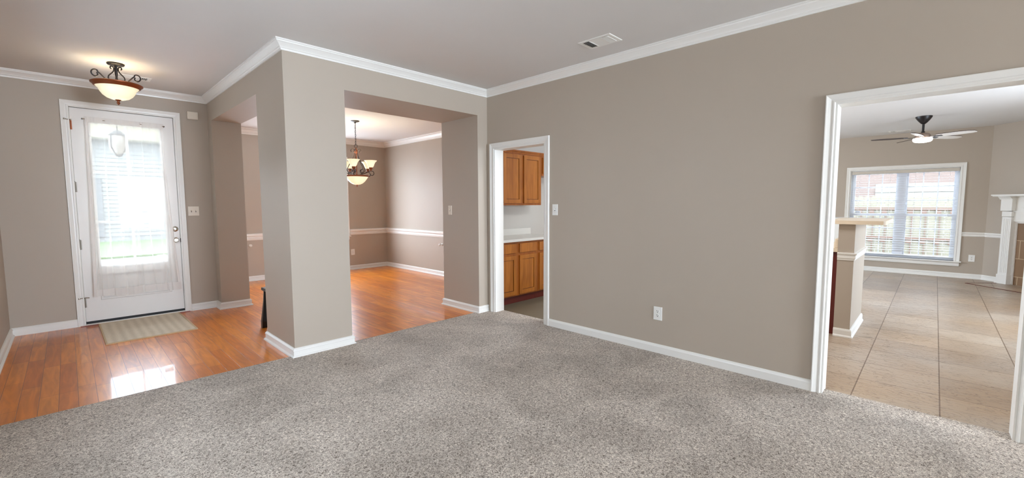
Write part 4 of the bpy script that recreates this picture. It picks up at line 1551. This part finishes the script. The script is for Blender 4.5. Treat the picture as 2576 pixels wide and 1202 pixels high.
# tile surround in its own frame so the brick grid follows the wall
TS = 0.012
b = B()
for a0, a1, z0, z1 in ((A_L + 0.162, 0.80, 0, 1.018), (1.56, A_R - 0.162, 0, 1.018), (0.80, 1.56, 0.72, 1.018)):
    b.box(a0 - 0.54, z0 - 0.135, 0.002, a1 - 0.54, z1 - 0.135, TS)
o = b.make('tile_surround', 'surround_tile', FP)
mm = Matrix(((DX, 0, NX), (DY, 0, NY), (0, 1, 0))).to_4x4()
mm.translation = Vector((DX * 0.54, DY * 0.54, 0.135))
o.matrix_local = mm
b = dg(B(), 0.80, 1.56, -0.45, -0.43, 0, 0.72)
dg(b, 0.78, 0.80, -0.45, 0.0, 0, 0.72)
dg(b, 1.56, 1.58, -0.45, 0.0, 0, 0.72)
dg(b, 0.78, 1.58, -0.45, 0.0, 0.72, 0.74)
b.make('firebox', 'slot', FP)
b = dg(B(), 0.355, 2.0, 0.130, 0.640, 0.0, 0.004)
b.make('hearth', 'tile', FP)
b = dg(B(), 0.335, 2.0, 0.640, 0.655, 0.0, 0.006)
dg(b, 0.335, 0.352, 0.130, 0.640, 0.0, 0.006)
b.make('hearth_edge', 'toe', FP)

# ------------------------------------------------------------------ outside
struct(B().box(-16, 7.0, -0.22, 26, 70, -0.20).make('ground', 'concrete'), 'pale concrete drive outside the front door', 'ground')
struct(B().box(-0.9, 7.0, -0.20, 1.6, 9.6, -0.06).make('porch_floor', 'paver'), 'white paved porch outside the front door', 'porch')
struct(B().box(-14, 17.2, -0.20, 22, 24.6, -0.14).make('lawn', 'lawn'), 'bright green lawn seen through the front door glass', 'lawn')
b = B()
b.box(-1.4, 8.95, 2.37, 2.6, 9.25, 2.75)
b.box(0.53, 6.99, 2.745, 0.58, 8.95, 2.80)
struct(b.make('porch_beam', 'porch'), 'cream porch beam across the top of the front door glass', 'porch')
NH = thing('neighbour_house', 'white sided house across the lawn seen through the door glass', 'house', (4, 27, -0.2))
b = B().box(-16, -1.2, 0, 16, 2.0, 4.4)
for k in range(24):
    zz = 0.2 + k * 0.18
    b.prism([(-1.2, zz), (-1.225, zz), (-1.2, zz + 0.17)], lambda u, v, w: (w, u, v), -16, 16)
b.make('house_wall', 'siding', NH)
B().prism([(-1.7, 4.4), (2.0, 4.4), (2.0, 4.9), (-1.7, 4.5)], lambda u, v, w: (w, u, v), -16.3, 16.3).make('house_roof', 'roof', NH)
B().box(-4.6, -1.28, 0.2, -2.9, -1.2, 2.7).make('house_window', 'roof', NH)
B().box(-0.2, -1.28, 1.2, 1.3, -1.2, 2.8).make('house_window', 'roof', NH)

PL = thing('porch_lantern', 'hanging porch lantern seen through the upper door glass', 'lantern', (0.556, 8.25, 2.75))
B().tube([(0, 0, 0), (0, 0, -0.36)], 0.006, 8).make('lantern_chain', 'lantern_metal', PL, True)
B().lathe([(0, -0.34), (0.03, -0.345), (0.09, -0.40), (0.10, -0.415), (0, -0.418)], (0, 0, 0), 16).make('lantern_cap', 'lantern_metal', PL, True)
B().lathe([(0.085, -0.418), (0.10, -0.50), (0.095, -0.60), (0.06, -0.665), (0.0, -0.68)], (0, 0, 0), 24, False).make('lantern_glass', emit('lantern_glow', (255, 240, 225), 0.3, (60, 57, 52)), PL, True)
b = B()
for k in range(4):
    a = PI / 4 + k * PI / 2
    b.tube([((0.10 + 0.012 * math.sin(q / 8 * PI)) * math.cos(a) * (1 - 0.9 * max(0, q / 8 - 0.6) / 0.4 * 0.8), (0.10 + 0.012 * math.sin(q / 8 * PI)) * math.sin(a) * (1 - 0.9 * max(0, q / 8 - 0.6) / 0.4 * 0.8), -0.415 - q * 0.036) for q in range(9)], 0.007, 8)
b.lathe([(0.02, -0.68), (0.014, -0.70), (0, -0.72)], (0, 0, 0), 12)
b.make('lantern_cage', 'lantern_metal', PL, True)

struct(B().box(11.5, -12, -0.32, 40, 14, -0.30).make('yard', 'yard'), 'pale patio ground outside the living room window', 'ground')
FN = thing('garden_fence', 'pale picket fence with brown rails outside the living room window', 'fence', (15.5, 0.5, -0.3))
b = B()
y = -4.2
k = 0
while y < 5.2:
    w = 0.135
    b.prism([(y, 0.0), (y + w, 0.0), (y + w, 1.80), (y + w - 0.032, 1.845), (y + 0.032, 1.845), (y, 1.80)], lambda u, v, w_: (w_, u, v), 0.0, 0.018)
    y += 0.147
b.make('pickets', 'fence', FN)
for zz in (0.72, 1.50):
    B().box(-0.045, -4.2, zz - 0.03, -0.004, 5.2, zz + 0.03).make('rail', 'fence_rail', FN)
y = -4.0
n = 0
while y < 5.0 and n < 36:
    b = B().box(-0.030, y - 0.011, 0.0, -0.002, y + 0.011, 1.44)
    b.box(-0.035, y - 0.016, 0.60, -0.006, y + 0.085, 0.68)
    b.box(-0.035, y - 0.016, 1.38, -0.006, y + 0.085, 1.46)
    b.make('batten', 'fence_rail', FN)
    y += 0.262
    n += 1
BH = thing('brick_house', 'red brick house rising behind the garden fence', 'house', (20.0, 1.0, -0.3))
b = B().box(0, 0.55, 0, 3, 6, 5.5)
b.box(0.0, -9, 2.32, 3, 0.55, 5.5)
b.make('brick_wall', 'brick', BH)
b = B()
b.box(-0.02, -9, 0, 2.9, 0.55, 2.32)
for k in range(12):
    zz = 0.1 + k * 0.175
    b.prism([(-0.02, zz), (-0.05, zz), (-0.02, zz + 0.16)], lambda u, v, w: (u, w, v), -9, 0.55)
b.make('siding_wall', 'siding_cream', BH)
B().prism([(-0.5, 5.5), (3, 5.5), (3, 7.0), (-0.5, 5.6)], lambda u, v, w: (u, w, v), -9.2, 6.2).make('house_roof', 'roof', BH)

bpy.context.view_layer.update()
